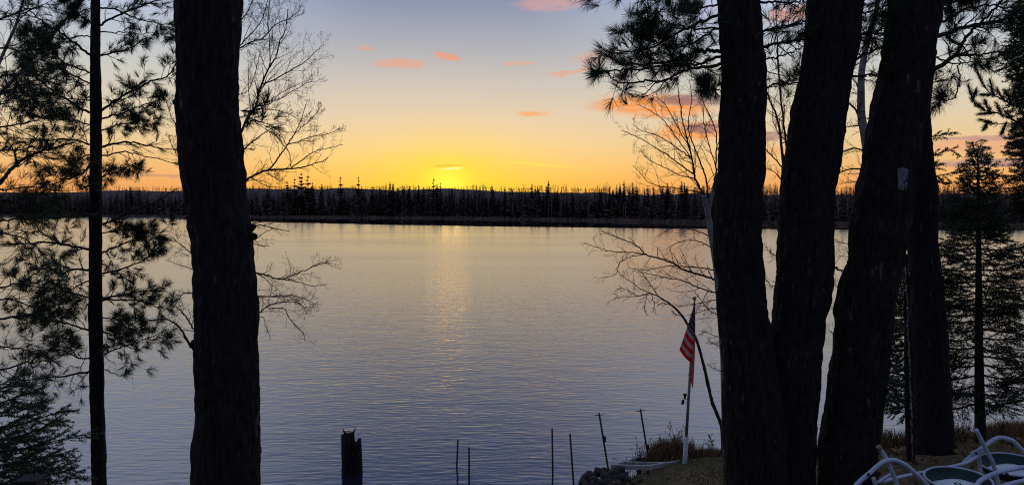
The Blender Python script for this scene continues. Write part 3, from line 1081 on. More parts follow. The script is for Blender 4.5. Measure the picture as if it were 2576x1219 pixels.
# ------------------------------------------------------------------ 3. slender pine on the left
D3 = 10.0
rows = [(-200, 231, 252), (0, 229, 253), (130, 227, 253), (300, 228, 256), (450, 226, 256), (600, 224, 257), (800, 223, 258), (950, 226, 261), (1100, 228, 265), (1219, 230, 268), (1300, 226, 272)]
mb, pts_, rad_ = trunk_mesh(rows, D3, 40, .04, .008, .010, 2)
t = thing('pine_tree', 'slender straight pine left of the thick trunk, with tufted limbs on both sides', 'pine tree', tuple(pts_[-1]))
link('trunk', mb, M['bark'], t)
FULL = ((13, .2, .42), (5, .4, .75), (1.2, .4, .7))
THIN = ((14, .2, .45), (5, .35, .65), (2.6, .4, .7))
for pts, r0, tf, sp in [
    ([(242, 70), (251, 65), (288, 42), (340, 21), (393, 3), (432, -3)], 4.2, .85, ((12, .16, .34), (3, .4, .7))),
    ([(242, 145), (251, 141), (288, 131), (327, 123), (360, 100)], 3.6, .9, ((10, .25, .5), (3.6, .4, .75))),
    ([(242, 80), (300, 82), (360, 84), (419, 85)], 2.2, .6, ((9, .16, .34), (3, .4, .7))),
    ([(242, 20), (290, 25), (340, 45), (400, 60), (440, 80)], 3.0, .85, ((11, .16, .36), (3, .4, .7))),
    ([(242, 288), (254, 280), (288, 254), (327, 231), (380, 204), (419, 194), (445, 157)], 4.8, .95, ((14, .16, .36), (4.5, .4, .75))),
    ([(242, 303), (257, 299), (314, 283), (367, 262), (414, 249)], 3.6, .45, THIN),
    ([(242, 372), (257, 369), (288, 361), (335, 357), (380, 369), (447, 377)], 4.4, .12, ((9, .2, .4), (4, .35, .65))),
    ([(242, 395), (257, 392), (314, 382), (354, 390), (445, 411)], 3.2, .10, ((9, .2, .4), (4, .35, .65))),
    ([(242, 450), (257, 445), (301, 429), (341, 411)], 3.4, .22, THIN),
    ([(242, 330), (270, 322), (320, 310), (390, 312)], 2.6, .3, THIN),
    ([(242, 570), (257, 563), (288, 552), (327, 534), (393, 507), (440, 476)], 4.4, .08, ((8, .18, .36), (3, .35, .65))),
    ([(242, 640), (257, 635), (301, 617), (354, 599), (414, 580)], 3.8, .75, FULL),
    ([(242, 692), (257, 688), (309, 675), (367, 651), (401, 622)], 3.6, .62, FULL),
    ([(242, 755), (257, 751), (301, 743), (354, 732), (406, 724)], 4.2, .92, ((13, .18, .36), (4, .4, .75))),
    ([(242, 758), (257, 756), (327, 753), (375, 764), (430, 780)], 3.2, .22, THIN),
    ([(242, 828), (257, 833), (283, 845), (309, 866), (350, 880)], 3.2, .2, THIN),
    ([(242, 898), (259, 892), (309, 871), (354, 858), (409, 834)], 3.2, .25, THIN),
    ([(242, 925), (270, 930), (300, 945), (318, 940)], 2.0, .10, ((8, .3, .5), (2, .4, .6))),
    ([(242, 590), (270, 585), (320, 578), (370, 585)], 2.4, .55, FULL),
    ([(242, 800), (280, 800), (320, 812), (360, 830)], 2.2, .35, THIN),
    ([(242, 150), (228, 139), (183, 105), (147, 79), (105, 52), (60, 20)], 4.8, .6, ((12, .18, .36), (3.6, .4, .75))),
    ([(242, 190), (228, 183), (170, 162), (113, 120), (70, 90)], 3.6, .65, FULL),
    ([(242, 218), (228, 212), (170, 183), (105, 152), (52, 147)], 3.2, .5, FULL),
    ([(242, 293), (228, 286), (183, 259), (126, 223), (92, 194), (52, 168)], 4.8, .35, THIN),
    ([(242, 252), (228, 251), (157, 249), (39, 240)], 3.0, .3, THIN),
    ([(242, 60), (215, 50), (190, 25), (170, -5)], 3.4, .8, FULL),
    ([(242, 95), (205, 90), (160, 100), (120, 96), (70, 110)], 2.4, .6, FULL),
    ([(242, 368), (230, 364), (183, 350), (118, 350), (40, 347)], 3.8, .2, THIN),
    ([(242, 382), (228, 387), (183, 413), (168, 434)], 3.0, .2, THIN),
    ([(242, 405), (228, 413), (210, 434), (157, 455), (105, 468)], 4.6, .5, FULL),
    ([(242, 320), (200, 305), (150, 300), (90, 292)], 2.6, .3, THIN),
    ([(242, 540), (228, 541), (157, 546), (52, 550), (0, 555)], 5.6, .3, ((9, .14, .3), (3.6, .4, .75))),
    ([(242, 632), (225, 627), (183, 620), (118, 609), (52, 614), (0, 614)], 5.0, .65, ((13, .14, .32), (3.8, .4, .75))),
    ([(242, 683), (225, 680), (189, 677), (144, 688), (110, 676)], 4.6, 1.0, ((12, .28, .5), (4.5, .4, .75))),
    ([(242, 755), (223, 748), (157, 732), (113, 722), (60, 718)], 3.4, .45, FULL),
    ([(242, 838), (220, 829), (170, 813), (118, 803), (52, 798)], 3.8, .35, THIN),
    ([(242, 932), (224, 934), (181, 942), (106, 950), (0, 966)], 4.4, .35, ((9, .16, .34), (3.6, .4, .7))),
    ([(242, 895), (200, 900), (150, 880), (90, 880)], 3.0, .45, FULL),
    ([(242, 975), (215, 972), (180, 985)], 1.8, .1, ((7, .3, .5), (2, .4, .6))),
    ([(242, 700), (200, 715), (150, 745), (100, 760)], 2.6, .4, THIN),
]:
    pine_limb(t, pts, D3, D3 + random.uniform(-1.0, .9), r0 * .8, spec=sp, tuft=tf * .85, n=30, L=.115, w=.0038, up=.03)

# ------------------------------------------------------------------ 4. pine beyond the left edge, only its limbs reach into view
D4 = 8.6
t = thing('pine_tree', 'pine standing at the far left edge, only its long tufted limbs in view', 'pine tree', P(-260, 1150, D4))
mb, _, _ = trunk_mesh([(-200, -300, -235), (500, -305, -225), (1100, -312, -208)], D4, 32, .06, .01, .01, 3)
link('trunk', mb, M['bark'], t)
for pts, r0, tf, sp in [
    ([(-265, 80), (-100, 60), (0, 48), (60, 26), (100, 20)], 4.5, .8, FULL),
    ([(-265, 230), (-60, 205), (0, 194), (65, 181), (131, 170)], 4.2, .3, FULL),
    ([(-265, 280), (-80, 250), (0, 236), (60, 212), (95, 200)], 3.8, .8, FULL),
    ([(-265, 330), (-60, 275), (0, 262), (40, 246)], 3.8, .9, FULL),
    ([(-265, 640), (-100, 545), (0, 458), (26, 429), (52, 403), (92, 384), (131, 374), (183, 358)], 7.5, .5, ((16, .12, .28), (4, .4, .75))),
    ([(-265, 420), (-60, 345), (0, 320), (65, 311), (120, 290)], 4.0, .3, THIN),
    ([(-265, 470), (-60, 390), (0, 378), (70, 380), (140, 400)], 4.0, .6, FULL),
    ([(-265, 560), (-60, 490), (0, 478), (80, 470), (150, 480)], 4.0, .6, FULL),
    ([(-265, 560), (-40, 510), (20, 505), (90, 510)], 4.0, .7, FULL),
    ([(-265, 700), (-60, 580), (0, 586), (60, 600), (110, 640)], 4.2, .75, FULL),
    ([(-265, 740), (-60, 730), (0, 722), (65, 706), (120, 660)], 4.2, .6, FULL),
    ([(-265, 830), (-60, 815), (0, 803), (65, 792), (118, 774), (162, 758)], 5.2, .5, FULL),
    ([(-265, 780), (-60, 755), (0, 752), (40, 756), (80, 772)], 4.2, .75, FULL),
    ([(-265, 900), (-60, 875), (0, 870), (60, 880), (120, 900)], 4.0, .6, FULL),
    ([(-265, 930), (-60, 930), (0, 930), (70, 912), (130, 905)], 4.4, .6, FULL),
    ([(-265, 960), (-60, 985), (0, 985), (60, 968), (110, 990)], 3.4, .25, THIN),
    ([(-265, 150), (-60, 130), (0, 120), (60, 130), (120, 118)], 3.4, .45, THIN),
    ([(-265, 600), (-60, 545), (0, 530), (50, 524), (100, 530)], 3.6, .5, FULL),
]:
    pine_limb(t, pts, D4, D4 + random.uniform(-.7, .9), r0 * .8, spec=sp, tuft=tf * .46, n=28, L=.11, w=.0036, up=.03, tmin=.45)

# ------------------------------------------------------------------ 5. leaning pale birches at the upper left
for pts, r0, lab in [([(-200, 560), (-60, 300), (0, 154), (16, 118), (39, 65), (47, 39), (62, -10)], 3.6, 'steep pale leaning stem in the upper left corner behind the pine limbs'),
                     ([(-330, 700), (-100, 350), (0, 236), (45, 189), (92, 136), (147, 71), (189, 21), (215, -12)], 4.2, 'long pale stem leaning across the upper left behind the slender pine')]:
    Dn = 12.0
    p0 = P(*pts[0], Dn)
    t = thing('birch_tree', lab, 'birch', (p0[0] - .3, Dn, gz(p0[0] - .3, Dn) - .1))
    mb = MB()
    base = np.array([(p0[0] - .3, Dn, gz(p0[0] - .3, Dn) - .1)])
    path = np.vstack([base, px_limb(pts, Dn, Dn)])
    mb.tube(path, np.linspace(r0 * 1.3, r0 * .7, len(path)) * Dn / F, 8)
    link('trunk', mb, M['birch'], t)
    for k in range(5):
        q = pts[2 + k % (len(pts) - 2)]
        bare_limb(t, [q, (q[0] + random.uniform(20, 70), q[1] - random.uniform(5, 50)), (q[0] + random.uniform(80, 150), q[1] - random.uniform(20, 110))], Dn, Dn, 1.6, spec=((8, .2, .4), (3, .35, .6)))

# ------------------------------------------------------------------ 6. young fir in the bottom left corner
D6 = 6.4
t = thing('fir_tree', 'young green fir filling the bottom left corner', 'fir tree', (P(-70, 1219, D6)[0], D6, gz(P(-70, 1219, D6)[0], D6) - .05))
mb = MB()
mb.tube([tuple(t.location), P(-70, 1100, D6), P(-66, 980, D6), P(-62, 900, D6)], [.05, .042, .03, .012], 8)
link('trunk', mb, M['twig'], t)


def fir_bough(tree, pts, D0, D1, r0, shoots, slen, nl=.02, nden=150, w=.003, mat='fir', flat=.6, droop=.12, seed=0):
    """flat spray: side shoots clothed with short needles"""
    LIMB_N[0] += 1
    sd = 300 + LIMB_N[0]
    rs = np.random.RandomState(sd)
    path = px_limb(pts, D0, D1)
    rad = np.linspace(r0, r0 * .3, len(path)) * D0 / F
    mb = MB()
    mb.tube(path, rad, 6)
    Lm = float(np.sum(np.linalg.norm(np.diff(path, axis=0), axis=1)))
    segs = [(path[i], path[i + 1]) for i in range(1, len(path) - 1)]
    P0, P1 = [], []
    for k in range(shoots):
        t_ = .06 + .92 * (k + rs.rand()) / shoots
        i = min(int(t_ * (len(path) - 1)), len(path) - 2)
        d = path[i + 1] - path[i]
        d /= np.linalg.norm(d)
        side = np.cross(d, (0, 0, 1)); side /= np.linalg.norm(side) + 1e-9
        sgn = 1 if k % 2 else -1
        dirv = d * .75 + side * sgn * .8 + np.array([0, 0, rs.uniform(-flat, flat) - droop])
        dirv /= np.linalg.norm(dirv)
        l = slen * (1.1 - .7 * t_) * rs.uniform(.7, 1.2)
        a = path[i]
        for s in range(3):
            b = a + dirv * l / 3
            P0.append(a); P1.append(b); segs.append((a, b))
            for sg in (1, -1):
                if s < 2 and l > .12 and rs.rand() < .8:
                    d2 = dirv * .8 + side * sg * .55 + np.array([0, 0, rs.uniform(-.2, .2)])
                    d2 /= np.linalg.norm(d2)
                    e = b + d2 * l * rs.uniform(.25, .45)
                    P0.append(b); P1.append(e); segs.append((b, e))
            dirv = dirv + np.array([0, 0, rs.uniform(-.08, .12)])
            dirv /= np.linalg.norm(dirv)
            a = b
    if P0:
        mb.segs(P0, P1, np.full(len(P0), .0025), np.full(len(P0), .0018))
    limb = link('bough', mb, M['twig'], tree)
    A = np.array([s[0] for s in segs]); B = np.array([s[1] for s in segs])
    ln = np.linalg.norm(B - A, axis=1)
    cnt = np.maximum(2, (ln * nden).astype(int))
    idx = np.repeat(np.arange(len(A)), cnt)
    u = rs.rand(len(idx))
    base = A[idx] + (B - A)[idx] * u[:, None]
    dd = (B - A)[idx] / (ln[idx][:, None] + 1e-9)
    rv = rs.normal(size=(len(idx), 3))
    pr = rv - dd * np.sum(rv * dd, 1)[:, None]
    pr /= np.linalg.norm(pr, axis=1)[:, None] + 1e-9
    nd = dd * .65 + pr * .75
    nd /= np.linalg.norm(nd, axis=1)[:, None]
    nb = MB()
    nb.needles(base, nd, nl * rs.uniform(.8, 1.2, len(idx)), w)
    link('foliage', nb, M[mat], limb, smooth=False)
    return limb


for tip, y0, dD in [((170, 1032), 1085, 0), ((149, 1064), 1110, .2), ((208, 1094), 1140, -.2), ((170, 1136), 1170, .1), ((173, 1168), 1200, -.1), ((186, 1179), 1225, .2),
                    ((208, 1197), 1250, -.2), ((98, 1014), 1050, .1), ((60, 985), 1015, 0), ((110, 1075), 1110, .4), ((120, 1125), 1160, .4), ((100, 1160), 1190, -.4), ((130, 1205), 1235, .3),
                    ((60, 1045), 1080, -.3), ((50, 1100), 1130, -.3), ((70, 1190), 1215, .3), ((40, 950), 985, .1), ((80, 1140), 1180, .5)]:
    fir_bough(t, [(-68, y0), (tip[0] * .35 - 20, (y0 + tip[1]) / 2 + 12), (tip[0] * .75, tip[1] + 10), tip], D6, D6 + dD, 2.2, 19, .33, .023, 230, .0040)

# ------------------------------------------------------------------ 7. three-stemmed pine on the right
TD = 6.2
rowsA = [(-150, 1798, 1905), (0, 1802, 1915), (150, 1811, 1924), (280, 1810, 1928), (420, 1804, 1922), (478, 1795, 1920), (613, 1792, 1918), (700, 1802, 1923), (800, 1808, 1932),
         (900, 1812, 1950), (1000, 1815, 1965), (1100, 1818, 1975), (1219, 1828, 1985), (1400, 1815, 2000)]
rowsB = [(-150, 2050, 2190), (0, 2030, 2172), (100, 2020, 2162), (200, 2010, 2137), (327, 1984, 2124), (428, 1968, 2107), (500, 1960, 2097), (614, 1955, 2096), (748, 1945, 2089),
         (808, 1940, 2076), (958, 1925, 2064), (1074, 1920, 2056), (1219, 1915, 2052), (1400, 1905, 2055)]
rowsC = [(-150, 2262, 2398), (0, 2240, 2370), (126, 2218, 2350), (210, 2207, 2341), (327, 2182, 2322), (428, 2167, 2310), (500, 2152, 2302), (554, 2149, 2295), (594, 2135, 2285),
         (672, 2131, 2269), (758, 2106, 2250), (858, 2096, 2240), (984, 2083, 2225), (1074, 2069, 2213), (1149, 2056, 2207), (1219, 2053, 2200), (1400, 2020, 2195)]
mbA, pA, _ = trunk_mesh(rowsA, 6.05, 80, .022, .017, .014, 4)
mbB, pB, _ = trunk_mesh(rowsB, 6.2, 80, .022, .017, .014, 5)
mbC, pC, _ = trunk_mesh(rowsC, 6.3, 80, .022, .017, .014, 6)
bx = P(1990, 1400, TD)
t = thing('pine_tree', 'pine of three thick dark stems rising from one base at the right', 'pine tree', (bx[0], TD, gz(bx[0], TD)))
for mb_, lab in ((mbA, 'left stem, nearly upright'), (mbB, 'middle stem'), (mbC, 'right stem leaning right with a pale torn scrap on it')):
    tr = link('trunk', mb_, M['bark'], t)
    tr['label'] = lab
DENSE = ((14, .18, .36), (6, .4, .75), (.6, .4, .7))
HV = dict(n=42, L=.12, w=.0027, spread=62, along=.06)
for pts, r0, tf, sp in [
    ([(1850, 30), (1802, 40), (1753, 61), (1706, 83), (1670, 101), (1635, 123), (1600, 130), (1571, 130)], 5.0, .8, DENSE),
    ([(1850, 132), (1810, 129), (1777, 129), (1748, 132), (1718, 142), (1682, 156), (1623, 163), (1564, 158), (1524, 137)], 6.5, .8, ((15, .14, .30), (5.5, .4, .75))),
    ([(1850, 158), (1810, 163), (1765, 168), (1729, 176), (1701, 186), (1670, 203), (1623, 203), (1571, 208), (1541, 198), (1524, 182)], 5.4, .6, ((13, .12, .26), (5, .4, .7))),
    ([(1850, 135), (1810, 142), (1765, 160), (1705, 163), (1600, 175), (1545, 178), (1518, 180)], 5.0, .85, ((14, .14, .30), (5.5, .4, .75))),
    ([(1670, 203), (1640, 217), (1623, 236), (1597, 243), (1581, 236), (1576, 219)], 2.0, .5, ((4, .15, .3), (2, .4, .7))),
    ([(1850, 75), (1760, 72), (1720, 64), (1682, 59), (1659, 35), (1651, 21)], 3.4, .8, DENSE),
    ([(1850, 10), (1800, 15), (1765, 19), (1730, 28), (1718, 31)], 3.4, .8, DENSE),
    ([(1850, -30), (1760, -28), (1690, -10), (1640, -12), (1560, -8), (1500, -6), (1480, 2)], 5.0, .6, ((12, .10, .22), (4, .4, .75))),
    ([(1850, 60), (1790, 80), (1740, 110), (1690, 120), (1640, 100), (1621, 84)], 3.6, .9, DENSE),
    ([(1640, 150), (1600, 120), (1575, 95), (1564, 80)], 2.4, .95, ((7, .25, .45), (3, .4, .7))),
    ([(1850, 240), (1810, 228), (1784, 222), (1770, 205)], 2.4, .6, FULL),
    ([(1905, 8), (1950, 6), (2010, 4), (2060, -4)], 4.0, .12, DENSE),
    ([(1890, 85), (1920, 79), (1975, 67), (2018, 55), (2060, 40)], 4.4, .10, ((18, .25, .5), (6, .4, .7), (2, .4, .7))),
    ([(1890, 122), (1924, 118), (1975, 106), (2014, 102), (2060, 96)], 5.4, .10, ((18, .25, .5), (6, .4, .7), (2, .4, .7))),
    ([(1890, 155), (1928, 149), (1975, 138), (2010, 122), (2050, 100)], 3.2, .10, ((17, .25, .5), (6, .4, .7), (2, .4, .7))),
    ([(1890, 222), (1932, 216), (1975, 212), (2006, 208), (2040, 200)], 3.6, .10, ((17, .25, .5), (6, .4, .7), (2, .4, .7))),
    ([(1890, 180), (1932, 180), (1975, 190), (2010, 185)], 2.2, .1, ((12, .3, .5), (4, .4, .7))),
    ([(2090, 40), (2150, 35), (2200, 25), (2260, 5)], 4.0, .2, ((17, .25, .5), (6, .4, .7), (2, .4, .7))),
    ([(2100, 88), (2155, 86), (2222, 84), (2270, 82)], 5.2, .15, ((17, .25, .5), (6, .4, .7), (2, .4, .7))),
    ([(2100, 165), (2151, 149), (2180, 134), (2214, 122), (2260, 112)], 5.0, .15, ((11, .25, .5), (4, .4, .7))),
    ([(2100, 190), (2140, 191), (2175, 190), (2210, 193), (2250, 198)], 4.2, .15, ((11, .25, .5), (4, .4, .7))),
    ([(2100, 115), (2150, 108), (2190, 100), (2240, 92)], 3.0, .15, ((11, .3, .5), (4, .4, .7))),
    ([(2060, 690), (2100, 672), (2118, 682), (2150, 678)], 4.2, 0, ((3, .2, .4),)),
]:
    dr = random.uniform(-.5, .6) if pts[-1][0] < 1800 else random.uniform(.0, .5)
    pine_limb(t, pts, TD + .02, TD + dr, r0 * .85, spec=sp, tuft=tf * .42, up=.06, **HV)

# torn pale scrap nailed to the right stem
mb = MB()
sc = [(2258, 424), (2272, 421), (2288, 427), (2305, 434), (2304, 438), (2296, 437), (2292, 441), (2294, 452), (2290, 462), (2281, 468), (2280, 476), (2278, 480), (2262, 476), (2259, 474)]


def surf_pt(px, py, lift):
    """point on the front of the right stem under the pixel"""
    r_ = (np.interp(py, [r[0] for r in rowsC], [r[2] for r in rowsC]) - np.interp(py, [r[0] for r in rowsC], [r[1] for r in rowsC])) / 2
    c_ = (np.interp(py, [r[0] for r in rowsC], [r[2] for r in rowsC]) + np.interp(py, [r[0] for r in rowsC], [r[1] for r in rowsC])) / 2
    u = max(-1, min(1, (px - c_) / r_))
    rad = r_ * 6.3 / F
    return P(px, py, 6.3 - rad * math.sqrt(max(0, 1 - u * u)) - lift)


cpt = (2276, 449)
ring_f = [surf_pt(x, y, .030) for x, y in sc]
ring_b = [surf_pt(x, y, .022) for x, y in sc]
n = len(sc)
vs = ring_f + ring_b + [surf_pt(*cpt, .032), surf_pt(*cpt, .022)]
mb.add(vs, [(k, (k + 1) % n, n + (k + 1) % n, n + k) for k in range(n)], [(2 * n, (k + 1) % n, k) for k in range(n)] + [(2 * n + 1, n + k, n + (k + 1) % n) for k in range(n)])
sp_loc = surf_pt(*cpt, .02)
scr = thing('torn_sign', 'small torn pale scrap nailed to the right stem of the three-stemmed pine', 'scrap', sp_loc)
link('sheet', mb, simple('weathered_sheet', (.10, .11, .13), (.16, .16, .18), 30, .7, .3), scr, smooth=False)
for x, y, s in [(2265, 430, 2.0), (2286, 431, 1.8), (2283, 442, 2.0), (2281, 452, 4.2), (2275, 457, 2.6), (2285, 456, 3.0), (2268, 472, 1.8), (2272, 437, 1.2)]:
    hb = MB()
    c_ = Vector(surf_pt(x, y, .034))
    hb.lathe([(0.0001, .004), (s * 6.2 / F * .7, .003), (s * 6.2 / F, .0)], tuple(c_), (0, -1, 0), 9)
    link('nail_hole' if s < 3 else 'stain', hb, M['twig'], scr)

# ------------------------------------------------------------------ 8. straight pine behind the right stem
rowsD = [(-150, 2270, 2372), (0, 2262, 2366), (150, 2250, 2343), (252, 2245, 2337), (378, 2250, 2343), (478, 2262, 2356), (614, 2284, 2359), (707, 2290, 2369), (808, 2294, 2378),
         (958, 2298, 2388), (1080, 2300, 2396), (1130, 2296, 2402), (1172, 2284, 2416), (1200, 2270, 2430)]
mb, pD, _ = trunk_mesh(rowsD, 7.5, 72, .025, .010, .008, 7)
t = thing('pine_tree', 'single thick dark pine trunk at the right, just behind the leaning stem', 'pine tree', tuple(pD[-1]))
link('trunk', mb, M['bark'], t)
for pts, r0, tf, sp in [
    ([(2300, 205), (2336, 183), (2382, 155), (2409, 131), (2423, 101), (2453, 71), (2491, 35), (2532, -14)], 8.0, .15, ((14, .18, .36), (5, .4, .7))),
    ([(2310, 100), (2355, 93), (2409, 74), (2464, 60), (2532, 49), (2590, 46)], 8.0, .2, ((14, .2, .4), (5, .4, .7))),
    ([(2310, 70), (2360, 60), (2409, 33), (2437, 19), (2500, 15), (2560, 40)], 5.4, .25, ((14, .2, .4), (5, .4, .7))),
    ([(2400, 140), (2409, 142), (2464, 136), (2527, 131), (2590, 121)], 4.4, .35, ((12, .2, .4), (5, .4, .7))),
    ([(2310, 150), (2350, 145), (2400, 160), (2450, 155), (2500, 148)], 3.2, .25, ((12, .2, .4), (5, .4, .7))),
    ([(2310, 20), (2380, 10), (2440, -10)], 4.0, .3, ((17, .25, .5), (6, .4, .7), (2, .4, .7))),
    ([(2310, 215), (2345, 208), (2375, 200), (2400, 192)], 2.4, .25, ((10, .25, .5), (4, .4, .7))),
]:
    pine_limb(t, pts, 7.45, 7.3 + random.uniform(-.5, .6), r0 * .85, spec=sp, tuft=tf, up=.04, n=40, L=.12, w=.0034)
pine_limb(t, [(2415, 140), (2413, 163), (2412, 204), (2404, 243), (2382, 253), (2368, 246)], 6.6, 6.4, 1.8, 1.6, spec=((8, .12, .3),), tuft=1.0, n=54, L=.16, w=.003, up=.0, tmin=.72, spread=85)

# slim stem with flaking bark hugging the trunk
mb, _, _ = trunk_mesh([(640, 2272, 2284), (760, 2272, 2290), (900, 2273, 2296), (1050, 2276, 2300), (1150, 2278, 2304), (1185, 2274, 2308)], 7.2, 28, .03, .006, .006, 9)
t = thing('dead_tree', 'slim dead stem with a ragged pale seam against the left side of the single trunk', 'dead tree', P(2291, 1185, 7.2))
link('trunk', mb, M['bark'], t)
mb = MB()
for k in range(46):
    y = 660 + k * 11
    x = np.interp(y, [660, 760, 900, 1050, 1170], [2277, 2283, 2287, 2293, 2297]) + random.uniform(-1.5, 1.5)
    hgt = random.uniform(6, 13)
    wid = random.uniform(1.4, 3.2)
    a, b = P(x, y, 7.12), P(x + random.uniform(-2, 2), y + hgt, 7.12)
    mb.beam(a, b, wid * 7.12 / F, .012)
link('flaking_bark', mb, M['bark_pale'], t, smooth=False)

# ------------------------------------------------------------------ 9. birch clump behind the left stem of the three
DF = 11.0
bx = P(1830, 1140, DF)
t = thing('birch_tree', 'pale forked birch leaning out left of the three-stemmed pine, bare twigs over the lake', 'birch', (bx[0], DF, gz(bx[0], DF) - .1))
mb = MB()
path = np.vstack([[tuple(t.location)], px_limb([(1822, 900), (1806, 700), (1797, 634), (1789, 589), (1784, 555), (1777, 519), (1771, 490)], DF, DF)])
mb.tube(path, np.interp(np.linspace(0, 1, len(path)), [0, 1], [10, 6.0]) * DF / F, 10)
mb.tube(px_limb([(1782, 545), (1786, 519), (1792, 487), (1797, 460)], DF, DF), np.linspace(4.5, 3.4, 19) * DF / F, 8)
link('trunk', mb, M['birch'], t)
BB = ((11, .2, .42), (4, .35, .6), (2, .4, .7))
for pts, r0, sp in [
    ([(1771, 490), (1760, 471), (1747, 443), (1742, 406), (1734, 372), (1721, 320), (1710, 260), (1702, 195)], 4.0, ((15, .15, .35), (4, .35, .6), (2, .4, .7))),
    ([(1797, 460), (1800, 437), (1802, 372), (1800, 327), (1771, 262), (1751, 216)], 3.2, BB),
    ([(1781, 498), (1776, 451), (1758, 398), (1742, 359), (1731, 320), (1740, 250), (1735, 200)], 3.0, BB),
    ([(1744, 437), (1724, 424), (1687, 395), (1645, 369), (1606, 346), (1561, 327)], 2.4, ((14, .16, .36), (4, .35, .6), (2, .4, .7))),
    ([(1737, 398), (1703, 372), (1658, 343), (1619, 330), (1592, 314)], 2.0, BB),
    ([(1740, 400), (1705, 350), (1665, 300), (1630, 275), (1600, 262)], 1.9, BB),
    ([(1734, 372), (1700, 310), (1670, 260), (1640, 240)], 1.8, BB),
    ([(1750, 450), (1710, 440), (1660, 415), (1630, 400), (1612, 380)], 1.7, BB),
    ([(1776, 487), (1724, 477), (1671, 469), (1632, 458), (1608, 432), (1593, 416)], 1.9, BB),
    ([(1800, 420), (1780, 350), (1770, 300), (1772, 240)], 1.8, BB),
    ([(1830, 710), (1803, 705), (1771, 694), (1719, 678), (1693, 661), (1656, 649), (1625, 640), (1604, 619), (1570, 603), (1536, 590), (1515, 580)], 3.6, ((20, .10, .26), (4, .35, .6), (2, .4, .7))),
    ([(1625, 639), (1588, 635), (1536, 631), (1504, 622), (1467, 610)], 1.7, ((10, .16, .36), (3, .35, .6), (1.5, .4, .7))),
    ([(1625, 640), (1588, 645), (1560, 660), (1548, 690), (1512, 698)], 1.5, ((9, .2, .4), (3, .35, .6), (1.5, .4, .7))),
    ([(1830, 745), (1805, 737), (1758, 724), (1719, 705), (1680, 699), (1646, 691), (1590, 680)], 2.8, ((16, .14, .32), (4, .35, .6), (2, .4, .7))),
    ([(1790, 600), (1784, 593), (1758, 582), (1719, 573), (1685, 577), (1653, 595)], 2.4, BB),
    ([(1795, 625), (1758, 607), (1719, 606), (1688, 622), (1692, 653)], 1.7, BB),
    ([(1800, 680), (1771, 674), (1732, 671), (1680, 669), (1627, 679), (1583, 674)], 2.0, ((14, .16, .36), (4, .35, .6), (2, .4, .7))),
    ([(1815, 800), (1808, 795), (1784, 779), (1758, 747), (1745, 730)], 1.9, BB),
    ([(1815, 750), (1805, 753), (1758, 762), (1706, 771)], 1.9, BB),
    ([(1820, 780), (1790, 775), (1760, 785), (1735, 790)], 1.5, BB),
    ([(1822, 850), (1800, 845), (1775, 835), (1760, 840)], 1.4, BB),
    ([(1822, 870), (1800, 866), (1780, 855)], 1.3, BB),
    ([(1822, 935), (1800, 928), (1780, 915)], 1.3, ((7, .3, .5), (2, .4, .6))),
    ([(1800, 560), (1840, 540), (1880, 520)], 1.4, BB),
]:
    bare_limb(t, pts, DF, DF + random.uniform(-.8, .8), r0, spec=sp, rmin=.0016, up=.05 if pts[0][1] < 560 else .0)

# ------------------------------------------------------------------ 10. bare tree seen between the left and middle stems
DG = 12.0
bx = P(1975, 1120, DG)
t = thing('bare_tree', 'leafless two-stemmed tree seen in the gap between the left and middle pine stems', 'bare tree', (bx[0], DG, gz(bx[0], DG) - .1))
mb = MB()
path = np.vstack([[tuple(t.location)], px_limb([(1978, 800), (1974, 600), (1971, 416)], DG, DG)])
mb.tube(path, np.linspace(.07, .035, len(path)), 8)
link('trunk', mb, M['bare_twig'], t)
for pts, r0 in [([(1971, 416), (1959, 314), (1936, 251), (1915, 200)], 4.4), ([(1973, 430), (1979, 377), (1963, 236), (1955, 98), (1950, -20)], 4.0), ([(1975, 400), (1995, 320), (2010, 240), (2030, 120)], 2.4),
                ([(1968, 420), (1940, 390), (1915, 370), (1890, 365)], 2.2), ([(1972, 460), (1945, 430), (1915, 420)], 1.8), ([(1974, 480), (1995, 465), (2015, 440)], 1.8),
                ([(1974, 600), (1950, 570), (1925, 560), (1905, 555)], 2.2), ([(1974, 650), (1945, 640), (1925, 620)], 1.8), ([(1975, 520), (1950, 500), (1925, 500)], 1.8), ([(1976, 700), (1945, 720), (1925, 700)], 1.6)]:
    bare_limb(t, pts, DG, DG, r0, spec=((12, .25, .5), (4, .35, .6), (2, .4, .7)), rmin=.0016)

